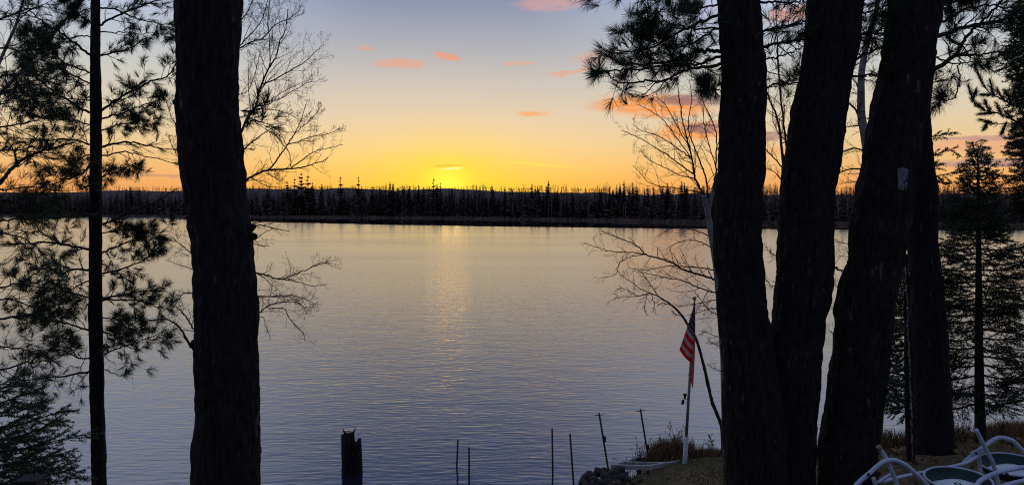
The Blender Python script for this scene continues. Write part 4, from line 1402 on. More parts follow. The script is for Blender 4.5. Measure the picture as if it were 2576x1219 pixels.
# ------------------------------------------------------------------ 11. birch seen between the middle and right stems
DHh = 11.5
bx = P(2190, 1110, DHh)
t = thing('birch_tree', 'pale birch trunk high up in the gap between the middle and right pine stems', 'birch', (bx[0], DHh, gz(bx[0], DHh) - .1))
mb = MB()
path = np.vstack([[tuple(t.location)], px_limb([(2200, 800), (2195, 600), (2185, 420), (2177, 350), (2167, 290), (2166, 236), (2168, 177), (2183, 98), (2195, 59), (2206, 20), (2212, -60)], DHh, DHh)])
mb.tube(path, np.interp(np.linspace(0, 1, len(path)), [0, .5, 1], [13, 9, 4.5]) * DHh / F, 12)
link('trunk', mb, M['birch'], t)
for pts, r0 in [([(2177, 345), (2160, 290), (2140, 262), (2125, 250)], 4.2), ([(2185, 330), (2167, 316), (2140, 318), (2115, 325)], 3.4), ([(2185, 400), (2173, 381), (2148, 373), (2112, 385), (2090, 395)], 3.2),
                ([(2190, 440), (2169, 426), (2136, 426), (2104, 438), (2080, 448)], 3.4), ([(2167, 236), (2150, 205), (2130, 190)], 2.6), ([(2168, 177), (2185, 150), (2215, 130)], 2.2),
                ([(2190, 330), (2205, 270), (2225, 240)], 2.6), ([(2185, 98), (2165, 60), (2150, 20)], 2.0), ([(2170, 200), (2195, 205), (2225, 220)], 1.8), ([(2190, 470), (2150, 455), (2115, 462)], 1.6),
                ([(2197, 640), (2160, 620), (2120, 610), (2090, 600)], 1.8), ([(2198, 700), (2150, 655), (2110, 640)], 1.6), ([(2200, 800), (2140, 760), (2105, 720), (2085, 700)], 1.8), ([(2200, 850), (2120, 800), (2095, 770)], 1.6),
                ([(2200, 880), (2130, 860), (2085, 830)], 1.5), ([(2175, 250), (2150, 235), (2120, 230)], 1.6), ([(2180, 300), (2210, 290), (2235, 270)], 1.6)]:
    bare_limb(t, pts, DHh, DHh, r0, spec=((11, .25, .5), (4, .35, .6), (2, .4, .7)), rmin=.0016)

# ------------------------------------------------------------------ 12. thin birch at the foot of the right stem
DI = 18.2
p0 = P(2211, 1112, DI)
t = thing('birch_tree', 'thin pale birch stem standing by the water right of the leaning pine stem', 'birch', (p0[0], DI, gz(p0[0], DI) - .1))
mb = MB()
path = np.vstack([[tuple(t.location)], px_limb([(2212, 1108), (2216, 1053), (2221, 1002), (2228, 927), (2236, 882)], DI, DI)])
mb.tube(path, np.interp(np.linspace(0, 1, len(path)), [0, 1], [7.5, 4]) * DI / F, 10)
link('trunk', mb, M['birch'], t)
bare_limb(t, [(2236, 882), (2248, 862), (2261, 841), (2274, 821), (2290, 800)], DI, DI, 2.2, spec=((5, .3, .5), (2, .4, .6)), rmin=.004, mat='birch')
bare_limb(t, [(2236, 884), (2234, 840), (2226, 800), (2215, 760)], DI, DI, 2.6, spec=((5, .3, .5), (2, .4, .6)), rmin=.004, mat='birch')

# ------------------------------------------------------------------ 13. leaning sapling that bows out behind the flag
DS = 17.9
p0 = P(1818, 1150, DS)
t = thing('leaning_sapling', 'thin crooked sapling bowing left out of the bank behind the flag', 'sapling', (p0[0], DS, gz(p0[0], DS) - .1))
mb = MB()
path = np.vstack([[tuple(t.location)], px_limb([(1818, 1148), (1817, 1084), (1809, 1053), (1791, 1009), (1781, 965), (1771, 922), (1752, 854), (1730, 816), (1716, 794), (1692, 769), (1656, 745)], DS, DS, 8)])
rr = np.interp(np.linspace(0, 1, len(path)), [0, .4, 1], [5.2, 4.2, 2.0]) * DS / F
mb.tube(path, rr, 10, True, (vnoise(np.arange(10)[None, :] * .9 + 3, np.arange(len(path))[:, None] * .8) - .5) * .018)
link('trunk', mb, M['bare_twig'], t)
SS = ((9, .2, .42), (3, .35, .6), (1.5, .4, .7))
for pts, r0 in [([(1656, 745), (1640, 721), (1622, 695), (1605, 678)], 1.6), ([(1656, 745), (1635, 738), (1604, 745), (1570, 745), (1541, 753)], 1.6), ([(1650, 742), (1614, 727), (1583, 705), (1557, 690)], 1.6),
                ([(1628, 740), (1622, 765), (1625, 790)], 1.0), ([(1638, 738), (1646, 760), (1648, 788)], 1.0), ([(1604, 745), (1575, 728), (1550, 725)], 1.2), ([(1716, 794), (1700, 790), (1690, 780)], 1.2), ([(1692, 769), (1672, 762), (1655, 766)], 1.0)]:
    bare_limb(t, pts, DS, DS, r0, spec=SS, rmin=.0042, up=-.02, mat='bare_twig')

# ------------------------------------------------------------------ 14. spruce at the right
DP = 16.5
p0 = P(2467, 1110, DP)
t = thing('spruce_tree', 'small dark spruce by the water at the right, its pointed top against pink clouds', 'spruce', (p0[0], DP, gz(p0[0], DP) - .1))
mb = MB()
path = np.vstack([[tuple(t.location)], px_limb([(2466, 1090), (2463, 900), (2462, 700), (2461, 500), (2460, 375)], DP, DP)])
mb.tube(path, np.linspace(14, 1.5, len(path)) * DP / F, 10)
link('trunk', mb, M['twig'], t)
rs2 = np.random.RandomState(77)
yy = 378.0
k = 0
while yy < 1030:
    f = (yy - 370) / 660.0
    reach = 14 + 112 * min(1, f * 1.9) ** .85
    if yy > 880:
        reach *= .85
    for s in (-1, 1):
        rl = reach * rs2.uniform(.38, 1.18) * (1.15 if s > 0 else 1.0)
        rise = -18 * (1 - f) * 1.2 + 14 * f + rs2.uniform(-8, 8)
        x0 = 2461 + 4 * f
        fir_bough(t, [(x0, yy), (x0 + s * rl * .4, yy + rise * .4 + 5), (x0 + s * rl * .75, yy + rise * .9), (x0 + s * rl, yy + rise * .8 - 4)], DP, DP + rs2.uniform(-1.0, 1.0),
                  1.5 + f * 1.2, int(12 + 22 * min(1, f * 2)), .20 + .50 * min(1, f * 1.6), .034, 95, .009, 'spruce')
    yy += 9 + 9 * f + rs2.uniform(-2, 2) + (7 if yy > 800 else 0)
    k += 1

# ------------------------------------------------------------------ 14b. young spruce glimpsed left of the single trunk
DQ = 16.0
p0 = P(2300, 1110, DQ)
t = thing('spruce_tree', 'green spruce glimpsed in the gap between the leaning stem and the single trunk', 'spruce', (p0[0], DQ, gz(p0[0], DQ) - .1))
mb = MB()
mb.tube(np.vstack([[tuple(t.location)], px_limb([(2299, 900), (2298, 740), (2297, 600)], DQ, DQ)]), np.linspace(9, 1.5, 14) * DQ / F, 8)
link('trunk', mb, M['twig'], t)
for k, yy in enumerate(range(640, 1040, 13)):
    rl = 22 + 52 * min(1, (yy - 620) / 200.0)
    for s in (-1, 1):
        fir_bough(t, [(2298, yy), (2298 + s * rl * .5, yy + 6), (2298 + s * rl * random.uniform(.75, 1.1), yy + random.uniform(-4, 10))], DQ, DQ + random.uniform(-.6, .6), 1.5, 16, .40, .034, 160, .010, 'fir')

# ------------------------------------------------------------------ 15. pine at the right edge with bottle-brush shoots
DR = 6.8
t = thing('pine_tree', 'pine at the right edge with upturned bottle-brush shoots against the sky', 'pine tree', (P(2680, 900, DR)[0], DR, gz(P(2680, 900, DR)[0], DR) - .1))
mb = MB()
mb.tube([tuple(t.location), P(2680, 600, DR), P(2672, 200, DR), P(2665, -150, DR)], [.11, .10, .075, .05], 12)
link('trunk', mb, M['bark'], t)


def brush(tree, pts, D, r0, tufts, L=.058):
    """limb whose shoots are clothed along their length"""
    tips = []
    for (x0, y0), (x1, y1) in tufts:
        a, b = np.array(P(x0, y0, D)), np.array(P(x1, y1, D))
        d = (b - a) / np.linalg.norm(b - a)
        m = 5
        for k in range(m + 1):
            tips.append((tuple(a + (b - a) * k / m), tuple(d), 0))
    return pine_limb(tree, pts, D, D, r0, spec=((2, .1, .2),), tuft=.001, n=36, L=L, spread=62, along=.035, w=.003, extra=tips, ends=False)


brush(t, [(2672, 345), (2620, 322), (2573, 308), (2518, 289), (2464, 270), (2447, 253), (2437, 226)], DR, 2.6,
      [((2449, 256), (2436, 216)), ((2490, 280), (2478, 255)), ((2472, 274), (2458, 262)), ((2520, 290), (2508, 262)), ((2545, 298), (2530, 282)), ((2497, 283), (2464, 286)), ((2446, 250), (2455, 228))])
brush(t, [(2668, 300), (2600, 280), (2540, 259), (2497, 237), (2475, 215), (2453, 174)], DR - .1, 2.6,
      [((2475, 215), (2451, 163)), ((2500, 238), (2470, 238)), ((2525, 250), (2508, 226)), ((2545, 260), (2530, 232)), ((2497, 237), (2492, 205)), ((2560, 262), (2552, 225))])
brush(t, [(2672, 330), (2600, 315), (2527, 311), (2490, 311), (2470, 306)], DR + .1, 2.0, [((2500, 311), (2466, 300)), ((2530, 311), (2520, 335)), ((2560, 312), (2545, 330)), ((2482, 312), (2476, 322))])
for q in [((2560, 180), (2545, 150)), ((2570, 205), (2540, 195)), ((2575, 330), (2550, 345)), ((2575, 240), (2556, 215)), ((2576, 355), (2540, 362))]:
    (x0, y0), (x1, y1) = q
    brush(t, [(2672, y0 + 20), (2610, y0 + 8), (x0, y0), (x1, y1)], DR + random.uniform(-.2, .4), 2.2, [((x0, y0), (x1, y1)), ((x0 + 25, y0 + 4), (x0 + 8, y0 - 24)), ((x0 + 20, y0 + 4), (x0 + 2, y0 + 22))])

# ------------------------------------------------------------------ 16. big dark spruce at the right edge
DT = 8.8
p0 = P(2652, 1050, DT)
t = thing('spruce_tree', 'large dark spruce darkening the right edge from top to bottom', 'spruce', (p0[0], DT, gz(p0[0], DT) - .1))
mb = MB()
mb.tube(np.vstack([[tuple(t.location)], px_limb([(2650, 700), (2646, 300), (2642, -100), (2640, -400)], DT, DT)]), np.linspace(24, 8, 20) * DT / F, 10)
link('trunk', mb, M['bark'], t)
for k in range(34):
    yy = -120 + k * 19
    reach = (95 if yy < 150 else 78 if yy < 420 else 90) * random.uniform(.35, 1.25)
    fir_bough(t, [(2646, yy - 15), (2646 - reach * .5, yy + random.uniform(-4, 8)), (2646 - reach, yy + random.uniform(2, 18))], DT, DT + random.uniform(-.6, .6), 2.6, 26, .40, .028, 150, .006, 'spruce')
for k in range(12):
    yy = 690 + k * 27
    reach = random.uniform(90, 190)
    fir_bough(t, [(2646, yy - 10), (2646 - reach * .5, yy + 2), (2646 - reach, yy + random.uniform(-8, 10))], DT, DT + random.uniform(-.4, .4), 1.8, 10, .24, .022, 80, .004, 'spruce')

# small spruce sprays beside the single trunk
DU = 9.5
p0 = P(2330, 1000, DU)
t = thing('spruce_tree', 'thin spruce hidden behind the single trunk, its cone-hung sprays showing on the right side', 'spruce', (P(2325, 1000, DU)[0], DU, gz(P(2325, 1000, DU)[0], DU) - .1))
mb = MB()
mb.tube(np.vstack([[tuple(t.location)], px_limb([(2320, 800), (2312, 500), (2306, 250), (2300, 100)], DU, DU)]), np.linspace(9, 2, 20) * DU / F, 8)
link('trunk', mb, M['twig'], t)
for pts in [[(2312, 350), (2355, 342), (2385, 336), (2408, 333)], [(2312, 395), (2360, 386), (2395, 378), (2412, 396)], [(2314, 445), (2370, 440), (2405, 430), (2425, 412)], [(2314, 470), (2365, 458), (2390, 462)], [(2314, 425), (2352, 418), (2374, 410)]]:
    fir_bough(t, pts, DU, DU - .3, 1.6, 12, .18, .026, 170, .006, 'spruce')

# ------------------------------------------------------------------ stump in the water
DW = 17.6
p0 = P(886, 1205, DW)
rr = 25 * DW / F
t = thing('tree_stump', 'black rotten stump standing in the lake, jagged top', 'stump', (p0[0], DW, -.4))
sides, zt = 40, P(886, 1092, DW)[2]
mb = MB()
zs = np.concatenate([np.linspace(-.5, .8, 22), np.linspace(.83, 1.0, 8)])
A = np.arange(sides) / sides * 2 * math.pi
top = zt - np.where(np.cos(A) > .25, .12, 0) - np.clip(vnoise(A * 4, A * 0 + 2) - .4, 0, 1) * .08 - np.exp(-((A - 4.95) / .12) ** 2) * .28 - np.exp(-((A - 1.33) / .14) ** 2) * .34
verts = []
for i, u in enumerate(np.linspace(0, 1, 30)):
    z = -.45 + (top + .45) * u
    r_ = rr * (1.06 - .06 * u) + (fbm(np.cos(A) * 3 + 7, np.sin(A) * 3 + z * 1.6, 3) - .5) * .05 + (fbm(A * 6, z * 3, 2) - .5) * .02
    verts.append(np.stack([p0[0] + r_ * np.cos(A), DW + r_ * np.sin(A), z], 1))
for i, u in enumerate(np.linspace(1, 0, 6)):      # rotten hollow inside
    z = top - (1 - u) * .5
    r_ = rr * (.82 - .1 * (1 - u))
    verts.append(np.stack([p0[0] + r_ * np.cos(A), DW + r_ * np.sin(A), z], 1))
n_r = len(verts)
ii = np.arange(n_r - 1)[:, None] * sides + np.arange(sides)[None, :]
i2 = np.arange(n_r - 1)[:, None] * sides + ((np.arange(sides) + 1) % sides)[None, :]
mb.add(np.concatenate(verts), np.stack([ii, i2, i2 + sides, ii + sides], -1).reshape(-1, 4))
link('trunk', mb, M['bark'], t)
for q in [[(880, 1106), (872, 1092), (866, 1085), (862, 1077)], [(878, 1106), (886, 1092), (891, 1084), (894, 1075)], [(879, 1104), (877, 1092), (873, 1082)], [(882, 1104), (881, 1090), (878, 1082)]]:
    mb = MB()
    w_ = .040 if len(q) == 4 else .018
    mb.tube(px_limb(q, DW - .05, DW - .05, 4), np.linspace(w_, .009, (len(q) - 1) * 4 + 1), 6)
    link('splinter', mb, M['bark'], t)

# ------------------------------------------------------------------ dock poles left standing
M['rust'] = simple('rusted_steel', (.03, .022, .018), (.055, .04, .032), 40, .7, .3, .002)
pole_lab = ['leftmost thin steel pole in the water, taller of the left pair', 'short thin steel pole right of the leftmost one', 'tall upright steel pole in the water left of the rock pile',
            'slightly leaning steel pole closest to the rock pile', 'leaning steel pole with a crosspin at the corner of the dock frame', 'leaning steel pole with a crosspin among the dry stems behind the dock frame']
for k, ((x0, y0), (x1, y1), Dp, pin_) in enumerate([((1152, 1105), (1147, 1219), 18.0, 0), ((1180, 1124), (1180, 1219), 17.2, 0), ((1389, 1077), (1391, 1219), 17.4, 0), ((1434, 1090), (1443, 1219), 16.8, 0),
                                                    ((1507, 1038), (1530, 1178), 16.75, 1), ((1611, 1028), (1631, 1150), 17.75, 1)]):
    a = np.array(P(x0, y0, Dp))
    b = np.array(P(x1, y1, Dp))
    d = (b - a) / np.linalg.norm(b - a)
    b = b + d * (.5 if k > 3 else .9)
    t = thing('dock_pole', pole_lab[k], 'dock pole', tuple(b), 'steel dock poles at the shore')
    mb = MB()
    mb.tube([a, a + (b - a) * .3, a + (b - a) * .7, b], .021, 10)
    link('pole', mb, M['rust'], t)
    if pin_:
        mb = MB()
        c = a + d * .045
        mb.tube([c + np.array([-.11, 0, -.012]), c, c + np.array([.11, 0, .02])], [.008, .009, .008], 6)
        link('crosspin', mb, M['rust'], t)
        mb = MB()
        c = a + d * (.58 if k == 4 else .9)
        mb.box(tuple(c + np.array([.03, -.01, 0])), (.05, .05, .12))
        link('bracket', mb, M['rust'], t, smooth=False)

# ------------------------------------------------------------------ dock frame on the bank
M['old_wood'] = simple('weathered_white_wood', (.30, .29, .285), (.43, .42, .41), 9, .85, .2, .003, (.3, 3, 3))
ca, cb_, cc, cdn = P(1540, 1167, 16.85), P(1628, 1170, 16.55), P(1734, 1152, 17.5), P(1606, 1149, 17.75)
t = thing('dock_section', 'pale weathered wooden dock section lying on the bank below the flag', 'dock section', ((ca[0] + cc[0]) / 2, (ca[1] + cc[1]) / 2, ca[2] - .2))
hgt = .095
for a, b, e in [(ca, cb_, .0), (cb_, cc, .03), (cdn, cc, .0), (ca, cdn, .03)]:
    mb = MB()
    a_, b_ = Vector(a), Vector(b)
    dd = (b_ - a_).normalized() * (.028 if e == 0 else -.03)
    mb.beam(a_ - dd - Vector((0, 0, hgt / 2)), b_ + dd - Vector((0, 0, hgt / 2 + e * .1)), .045, hgt)
    link('beam', mb, M['old_wood'], t, smooth=False)
for f in (.46,):
    mb = MB()
    a_ = Vector(cb_).lerp(Vector(cc), f)
    b_ = Vector(ca).lerp(Vector(cdn), f)
    dd = (b_ - a_).normalized() * .03
    mb.beam(a_ + dd - Vector((0, 0, .05)), b_ - dd - Vector((0, 0, .05)), .04, .085)
    link('crossbar', mb, M['old_wood'], t, smooth=False)
for c in (ca, cb_, cc, cdn):
    mb = MB()
    zg = gz(c[0], c[1]) - .1
    inner = Vector(c).lerp(Vector(((ca[0] + cc[0]) / 2, (ca[1] + cc[1]) / 2, c[2])), .10)
    mb.beam((inner.x, inner.y, zg), (inner.x + .001, inner.y, c[2] - .02), .06, .06)
    link('leg', mb, M['rust'], t, smooth=False)

# ------------------------------------------------------------------ rocks
M['rock'] = simple('shore_rock', (.022, .019, .018), (.065, .056, .050), 7, .85, .25, .01)


def rock_mesh(seed):
    rs_ = np.random.RandomState(seed)
    mb = MB()
    nu, nv = 18, 12
    vs = []
    off = rs_.rand(3) * 50
    for j in range(nv + 1):
        th = math.pi * j / nv
        for i in range(nu):
            ph = 2 * math.pi * i / nu
            n_ = np.array([math.sin(th) * math.cos(ph), math.sin(th) * math.sin(ph), math.cos(th)])
            d_ = .62 + .85 * float(fbm(n_[0] * 1.3 + off[0] + n_[2], n_[1] * 1.3 + off[1] - n_[2] * .7, 3))
            vs.append(n_ * d_ * np.array([1, .85, .7]))
    q = [(j * nu + i, (j + 1) * nu + i, (j + 1) * nu + (i + 1) % nu, j * nu + (i + 1) % nu) for j in range(nv) for i in range(nu)]
    mb.add(vs, q)
    me = mb.mesh('rock', smooth=False)
    me.materials.append(M['rock'])
    return me


rocks = [rock_mesh(k) for k in range(5)]
rspots = [(1478, 1200, 24), (1496, 1206, 17), (1508, 1188, 20), (1522, 1196, 16), (1530, 1183, 13), (1542, 1190, 18), (1556, 1182, 20), (1548, 1202, 15), (1565, 1200, 17), (1512, 1212, 18), (1532, 1212, 14),
          (1490, 1216, 13), (1466, 1214, 15), (1580, 1204, 13), (1575, 1190, 10), (1555, 1215, 13), (1520, 1180, 9), (1472, 1222, 14), (1594, 1214, 9), (1505, 1222, 12), (1455, 1226, 13), (1535, 1222, 12), (1610, 1208, 8), (1270, 1220, 12)]
for k, (x, y, s) in enumerate(rspots):
    Dk = np.interp(y, [1180, 1220], [16.6, 15.7]) if x > 1300 else 16.6
    p = P(x, y, Dk)
    o = bpy.data.objects.new('rock', rocks[k % 5])
    COL.objects.link(o)
    sc_ = s * .80 * Dk / F
    if x < 1300:
        p = (p[0], p[1], 0.0)
    o.location = p
    o.scale = (sc_ * random.uniform(.9, 1.2), sc_, sc_ * random.uniform(.85, 1.15))
    o.rotation_euler = (random.uniform(-.4, .4), random.uniform(-.4, .4), random.uniform(0, 6.28))
    if x < 1300:
        tag(o, 'lone dark rock breaking the water at the bottom edge', 'rock')
    else:
        tag(o, 'rounded shore rock in the pile left of the dock frame', 'rock', 'rocks piled at the water')

# ------------------------------------------------------------------ flag pole, lights and flag
DFp = 17.0
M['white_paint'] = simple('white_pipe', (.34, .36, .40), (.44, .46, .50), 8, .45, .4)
M['pole_metal'] = simple('dull_pole', (.16, .14, .13), (.24, .21, .20), 12, .5, .4)
M['black'] = simple('black_plastic', (.008, .008, .009), (.014, .014, .015), 20, .5, .4)
pb, pm, pt = np.array(P(1722, 1174, DFp)), np.array(P(1726.5, 1096, DFp)), np.array(P(1747, 757, DFp))
t = thing('flagpole', 'leaning flagpole on the bank with a thick white pipe at its foot', 'flagpole', tuple(pb))
mb = MB(); mb.tube([pb - (0, 0, .25), pb, pm], [.054, .053, .050], 18); link('base_pipe', mb, M['white_paint'], t)
mb = MB(); mb.tube([pm - (pm - pb) * .05, pm + (pt - pm) * .3, pt], [.034, .031, .022], 14); link('pole', mb, M['pole_metal'], t)
mb = MB()
mb.lathe([(.0005, -.045), (.025, -.038), (.042, -.015), (.045, .005), (.036, .028), (.018, .042), (.0005, .046)], tuple(pt + (0, 0, .06)), (0, 0, 1), 16)
mb.tube([pt - (0, 0, .01), pt + (0, 0, .03)], .012, 8)
link('finial', mb, simple('old_gold_ball', (.20, .14, .06), (.28, .20, .09), 10, .4, .5), t)
for (x0, y0), (x1, y1), ay, big_ in [((1722.5, 1003), (1723.5, 989), 1003, 1), ((1718.5, 1004), (1716.5, 1016), 1013, 0)]:
    a, b = np.array(P(x0, y0, DFp - .03)), np.array(P(x1, y1, DFp - .03))
    mb = MB()
    d_ = b - a
    if big_:
        mb.tube([a, a + d_ * .3, a + d_ * .9, b], [.018, .022, .042, .043], 14)
    else:
        mb.tube([a, a + d_ * .2, b], [.02, .03, .03], 12)
    tx = np.interp(ay, [757, 1096], [1747, 1726.5])
    q = P(tx, ay, DFp)
    mb.tube([a, ((a[0] + q[0]) / 2, a[1], q[2]), q], .007, 6)
    link('spotlight', mb, M['black'], t)


def flag_mat():
    m, g, b = new_mat('flag_cloth')
    uv = g.node('ShaderNodeUVMap', uv_map='cloth')
    sep = g.node('ShaderNodeSeparateXYZ')
    g.l.new(uv.outputs[0], sep.inputs[0])
    u, v = sep.outputs[0], sep.outputs[1]      # v: 0 top .. 1 bottom across 13 stripes
    st = g.math('MODULO', g.math('FLOOR', g.math('MULTIPLY', v, 13.0)), 2.0)
    red, wht, blu = (.52, .012, .020), (.38, .30, .30), (.012, .014, .045)
    c = g.mix(st, red, wht)
    can = g.math('MULTIPLY', g.math('LESS_THAN', v, 7 / 13), g.math('LESS_THAN', u, .6))
    cu, cv = g.math('MULTIPLY', u, 6 / .6), g.math('MULTIPLY', v, 5 * 13 / 7)
    du = g.math('SUBTRACT', g.math('FRACT', cu), .5)
    dv = g.math('SUBTRACT', g.math('FRACT', cv), .5)
    r = g.math('SQRT', g.math('ADD', g.math('MULTIPLY', du, du), g.math('MULTIPLY', dv, dv)))
    ang = g.math('ARCTAN2', du, dv)
    rad = g.math('ADD', g.math('MULTIPLY', g.math('COSINE', g.math('MULTIPLY', ang, 5.0)), .07), .24)
    star = g.math('LESS_THAN', r, rad)
    cc_ = g.mix(star, blu, wht)
    c = g.mix(can, c, cc_)
    g.l.new(c, b.inputs['Base Color'])
    b.inputs['Roughness'].default_value = .85
    b.inputs['Specular IOR Level'].default_value = .1
    tr = g.node('ShaderNodeBsdfTranslucent')
    g.l.new(c, tr.inputs['Color'])
    mx = g.node('ShaderNodeMixShader')
    mx.inputs[0].default_value = .6
    g.l.new(b.outputs[0], mx.inputs[1])
    g.l.new(tr.outputs[0], mx.inputs[2])
    out = [n_ for n_ in g.n if n_.type == 'OUTPUT_MATERIAL'][0]
    g.l.new(mx.outputs[0], out.inputs[0])
    return m


def flag():
    nu, nv = 44, 56
    Lv = [(0, 1746.5, 764), (.25, 1739, 790), (.5, 1730, 818), (.75, 1719.5, 849), (1, 1709, 879)]
    Rv = [(0, 1748.5, 764), (.25, 1748, 806), (.5, 1747.5, 842), (.75, 1744, 880), (1, 1739, 912)]
    ev = lambda T_, v: np.array([np.interp(v, [a[0] for a in T_], [a[k] for a in T_]) for k in (1, 2)])
    pts, uv = [], []
    for i in range(nu + 1):
        u = i / nu
        for j in range(nv + 1):
            v = j / nv
            L_, R_ = ev(Lv, v), ev(Rv, v)
            # the cloth leaves the left fold, crosses to the pole and gathers into hanging folds behind it
            if u < .55:      # front fold, from the left edge across to the pole
                q_ = u / .55
                p = L_ + (R_ - L_) * q_
                p[1] += math.sin(q_ * math.pi) * 4 * v
                d = DFp - .10 - .05 * math.sin(q_ * math.pi * 2) * (.3 + v)
            else:            # the fly hangs straight down the pole in narrow folds
                q_ = (u - .55) / .45
                e_ = np.array([1743.6 - 12.5 * v, 974 - 34 * v + 6 * math.sin(v * 7)])
                p = R_ + (e_ - R_) * q_
                p[0] += 2.6 * math.sin(q_ * math.pi) * (1 - v)
                d = DFp - .10 + .035 * q_ - .025 * math.sin(v * 14) * q_
            pts.append(P(p[0], p[1], d)); uv.append((u, v))
    q = []
    for i in range(nu):
        for j in range(nv):
            a = i * (nv + 1) + j
            q.append((a, a + nv + 1, a + nv + 2, a + 1))
    mb = MB(); mb.add(pts, q)
    o = link('flag', mb, flag_mat(), origin=tuple(P(1747, 766, DFp)))
    o.data.vertices.foreach_set('co', (np.array(pts) - np.array(o.location)).astype(np.float32).ravel())
    lay = o.data.uv_layers.new(name='cloth')
    idx = np.zeros(len(o.data.loops), dtype=np.int32)
    o.data.loops.foreach_get('vertex_index', idx)
    lay.data.foreach_set('uv', np.array(uv, dtype=np.float32)[idx].ravel())
    o.data.update()
    tag(o, 'limp red, white and blue flag with stars hanging from the leaning flagpole', 'flag')


flag()

# ------------------------------------------------------------------ dry weeds and grass on the bank
M['dry'] = simple('dry_stems', (.075, .045, .028), (.13, .08, .05), 15, .9, .1)
M['red_grass'] = simple('russet_grass', (.12, .065, .036), (.24, .155, .085), 6, .9, .1)


def weed(px, py, Dw, h_px, n_, spread, label, seed):
    p = P(px, py, Dw)
    z = gz(p[0], p[1])
    base = (p[0], p[1], z)
    g = Grow(seed, .12, .02, (20, 45), .0050, 1.0)
    rs_ = random.Random(seed)
    for k in range(n_):
        a = rs_.gauss(0, spread)
        d = vnorm((math.sin(a), rs_.gauss(0, .15), math.cos(a)))
        h_ = h_px * Dw / F * rs_.uniform(.5, 1.05)
        b = (base[0] + rs_.gauss(0, .05), base[1] + rs_.gauss(0, .05), z - .03)
        g.twig(b, d, h_, .0095, [(0, 0, 0), (4, .15, .32), (2, .3, .6)], 0)
    mb = MB()
    g.into(mb)
    heads = [t_ for t_ in g.tips if t_[2] >= 1]
    if heads:
        b, d, l = tuft_arrays(heads[::2], 3, .03, 70, .03, seed)
        mb.needles(b, d, l, .012)
    o = link('dead_weed', mb, M['dry'], origin=base)
    tag(o, label, 'dead weed')


weed(1590, 1158, 17.3, 88, 9, .55, 'sprawling dead weed stems left of the rear dock pole', 1)
weed(1612, 1150, 17.6, 98, 12, .08, 'tight upright bundle of dead stems beside the rear dock pole', 2)
weed(1690, 1140, 17.9, 92, 16, .32, 'fan of tall dead stems behind the dock frame, left of the flagpole', 3)
weed(1655, 1146, 17.8, 70, 9, .25, 'shorter dead stems behind the dock frame', 4)
weed(1790, 1138, 18.0, 66, 6, .2, 'sparse dead stems between the flagpole and the sapling', 5)
weed(2420, 1110, 17.5, 90, 9, .2, 'thin dead stems left of the spruce foot at the right', 6)
weed(2520, 1105, 17.0, 80, 12, .3, 'thin dead stems at the right edge of the bank', 7)
weed(2255, 1100, 17.8, 60, 7, .3, 'thin dead stems beside the thin pale birch', 8)

P0, Dv, L, Wd = [], [], [], []
rs3 = np.random.RandomState(21)


def blades(cx, cy, sx, sy, n_, h0, h1, w_):
    x = rs3.normal(cx, sx, n_); y = rs3.normal(cy, sy, n_)
    ok = y < shore_y(x) + .05
    x, y = x[ok], y[ok]
    z = ground_z(x, y) - .03
    d = np.stack([rs3.normal(0, .28, len(x)), rs3.normal(0, .28, len(x)), np.ones(len(x))], 1)
    d /= np.linalg.norm(d, axis=1)[:, None]
    P0.append(np.stack([x, y, z], 1)); Dv.append(d); L.append(rs3.uniform(h0, h1, len(x))); Wd.append(np.full(len(x), w_))


for px, py, Dk, sx, n_, h1 in [(1650, 1150, 17.8, .18, 1700, .58), (1700, 1150, 17.7, .20, 2000, .62), (1770, 1142, 17.9, .2, 500, .28), (1800, 1140, 18.0, .3, 700, .22), (1700, 1148, 17.9, .4, 900, .3)]:
    p = P(px, py, Dk)
    blades(p[0], Dk, sx, .16, n_, .12, h1, .012)
for k in range(26):
    x = random.uniform(7.5, 14)
    blades(x, float(shore_y(x)) - random.uniform(.1, 1.4), .35, .3, 420, .12, .5, .012)
mb = MB()
mb.needles(np.concatenate(P0), np.concatenate(Dv), np.concatenate(L), np.concatenate(Wd))
tag(link('dry_grass', mb, M['red_grass'], smooth=False), 'russet dry grass along the near water line', 'dry grass', kind='stuff')

n = 26000
x = rs3.uniform(.8, 13, n); y = rs3.uniform(7.5, 18.5, n)
ok = y < shore_y(x) - .2
x, y = x[ok], y[ok]
d = np.stack([rs3.normal(0, .5, len(x)), rs3.normal(0, .5, len(x)), np.ones(len(x))], 1)
d /= np.linalg.norm(d, axis=1)[:, None]
mb = MB()
mb.needles(np.stack([x, y, ground_z(x, y)], 1), d, rs3.uniform(.03, .09, len(x)), .008)
tag(link('short_grass', mb, simple('short_grass', (.08, .085, .034), (.17, .12, .06), 1.5, .9, .1), smooth=False), 'short dull grass on the bank', 'grass', kind='stuff')

n = 3200
x = rs3.uniform(.8, 12, n); y = rs3.uniform(5, 18.2, n)
ok = y < shore_y(x) - .25
x, y = x[ok], y[ok]
d = np.stack([rs3.normal(0, 1, len(x)), rs3.normal(0, 1, len(x)), rs3.normal(.15, .2, len(x))], 1)
d /= np.linalg.norm(d, axis=1)[:, None]
mb = MB()
mb.needles(np.stack([x, y, ground_z(x, y) + .045], 1), d, rs3.uniform(.04, .10, len(x)), .045)
tag(link('leaf_litter', mb, simple('dead_leaf', (.07, .045, .025), (.24, .16, .09), 9, .9, .1), smooth=False), 'dead leaves scattered over the bank', 'leaf litter', kind='stuff')

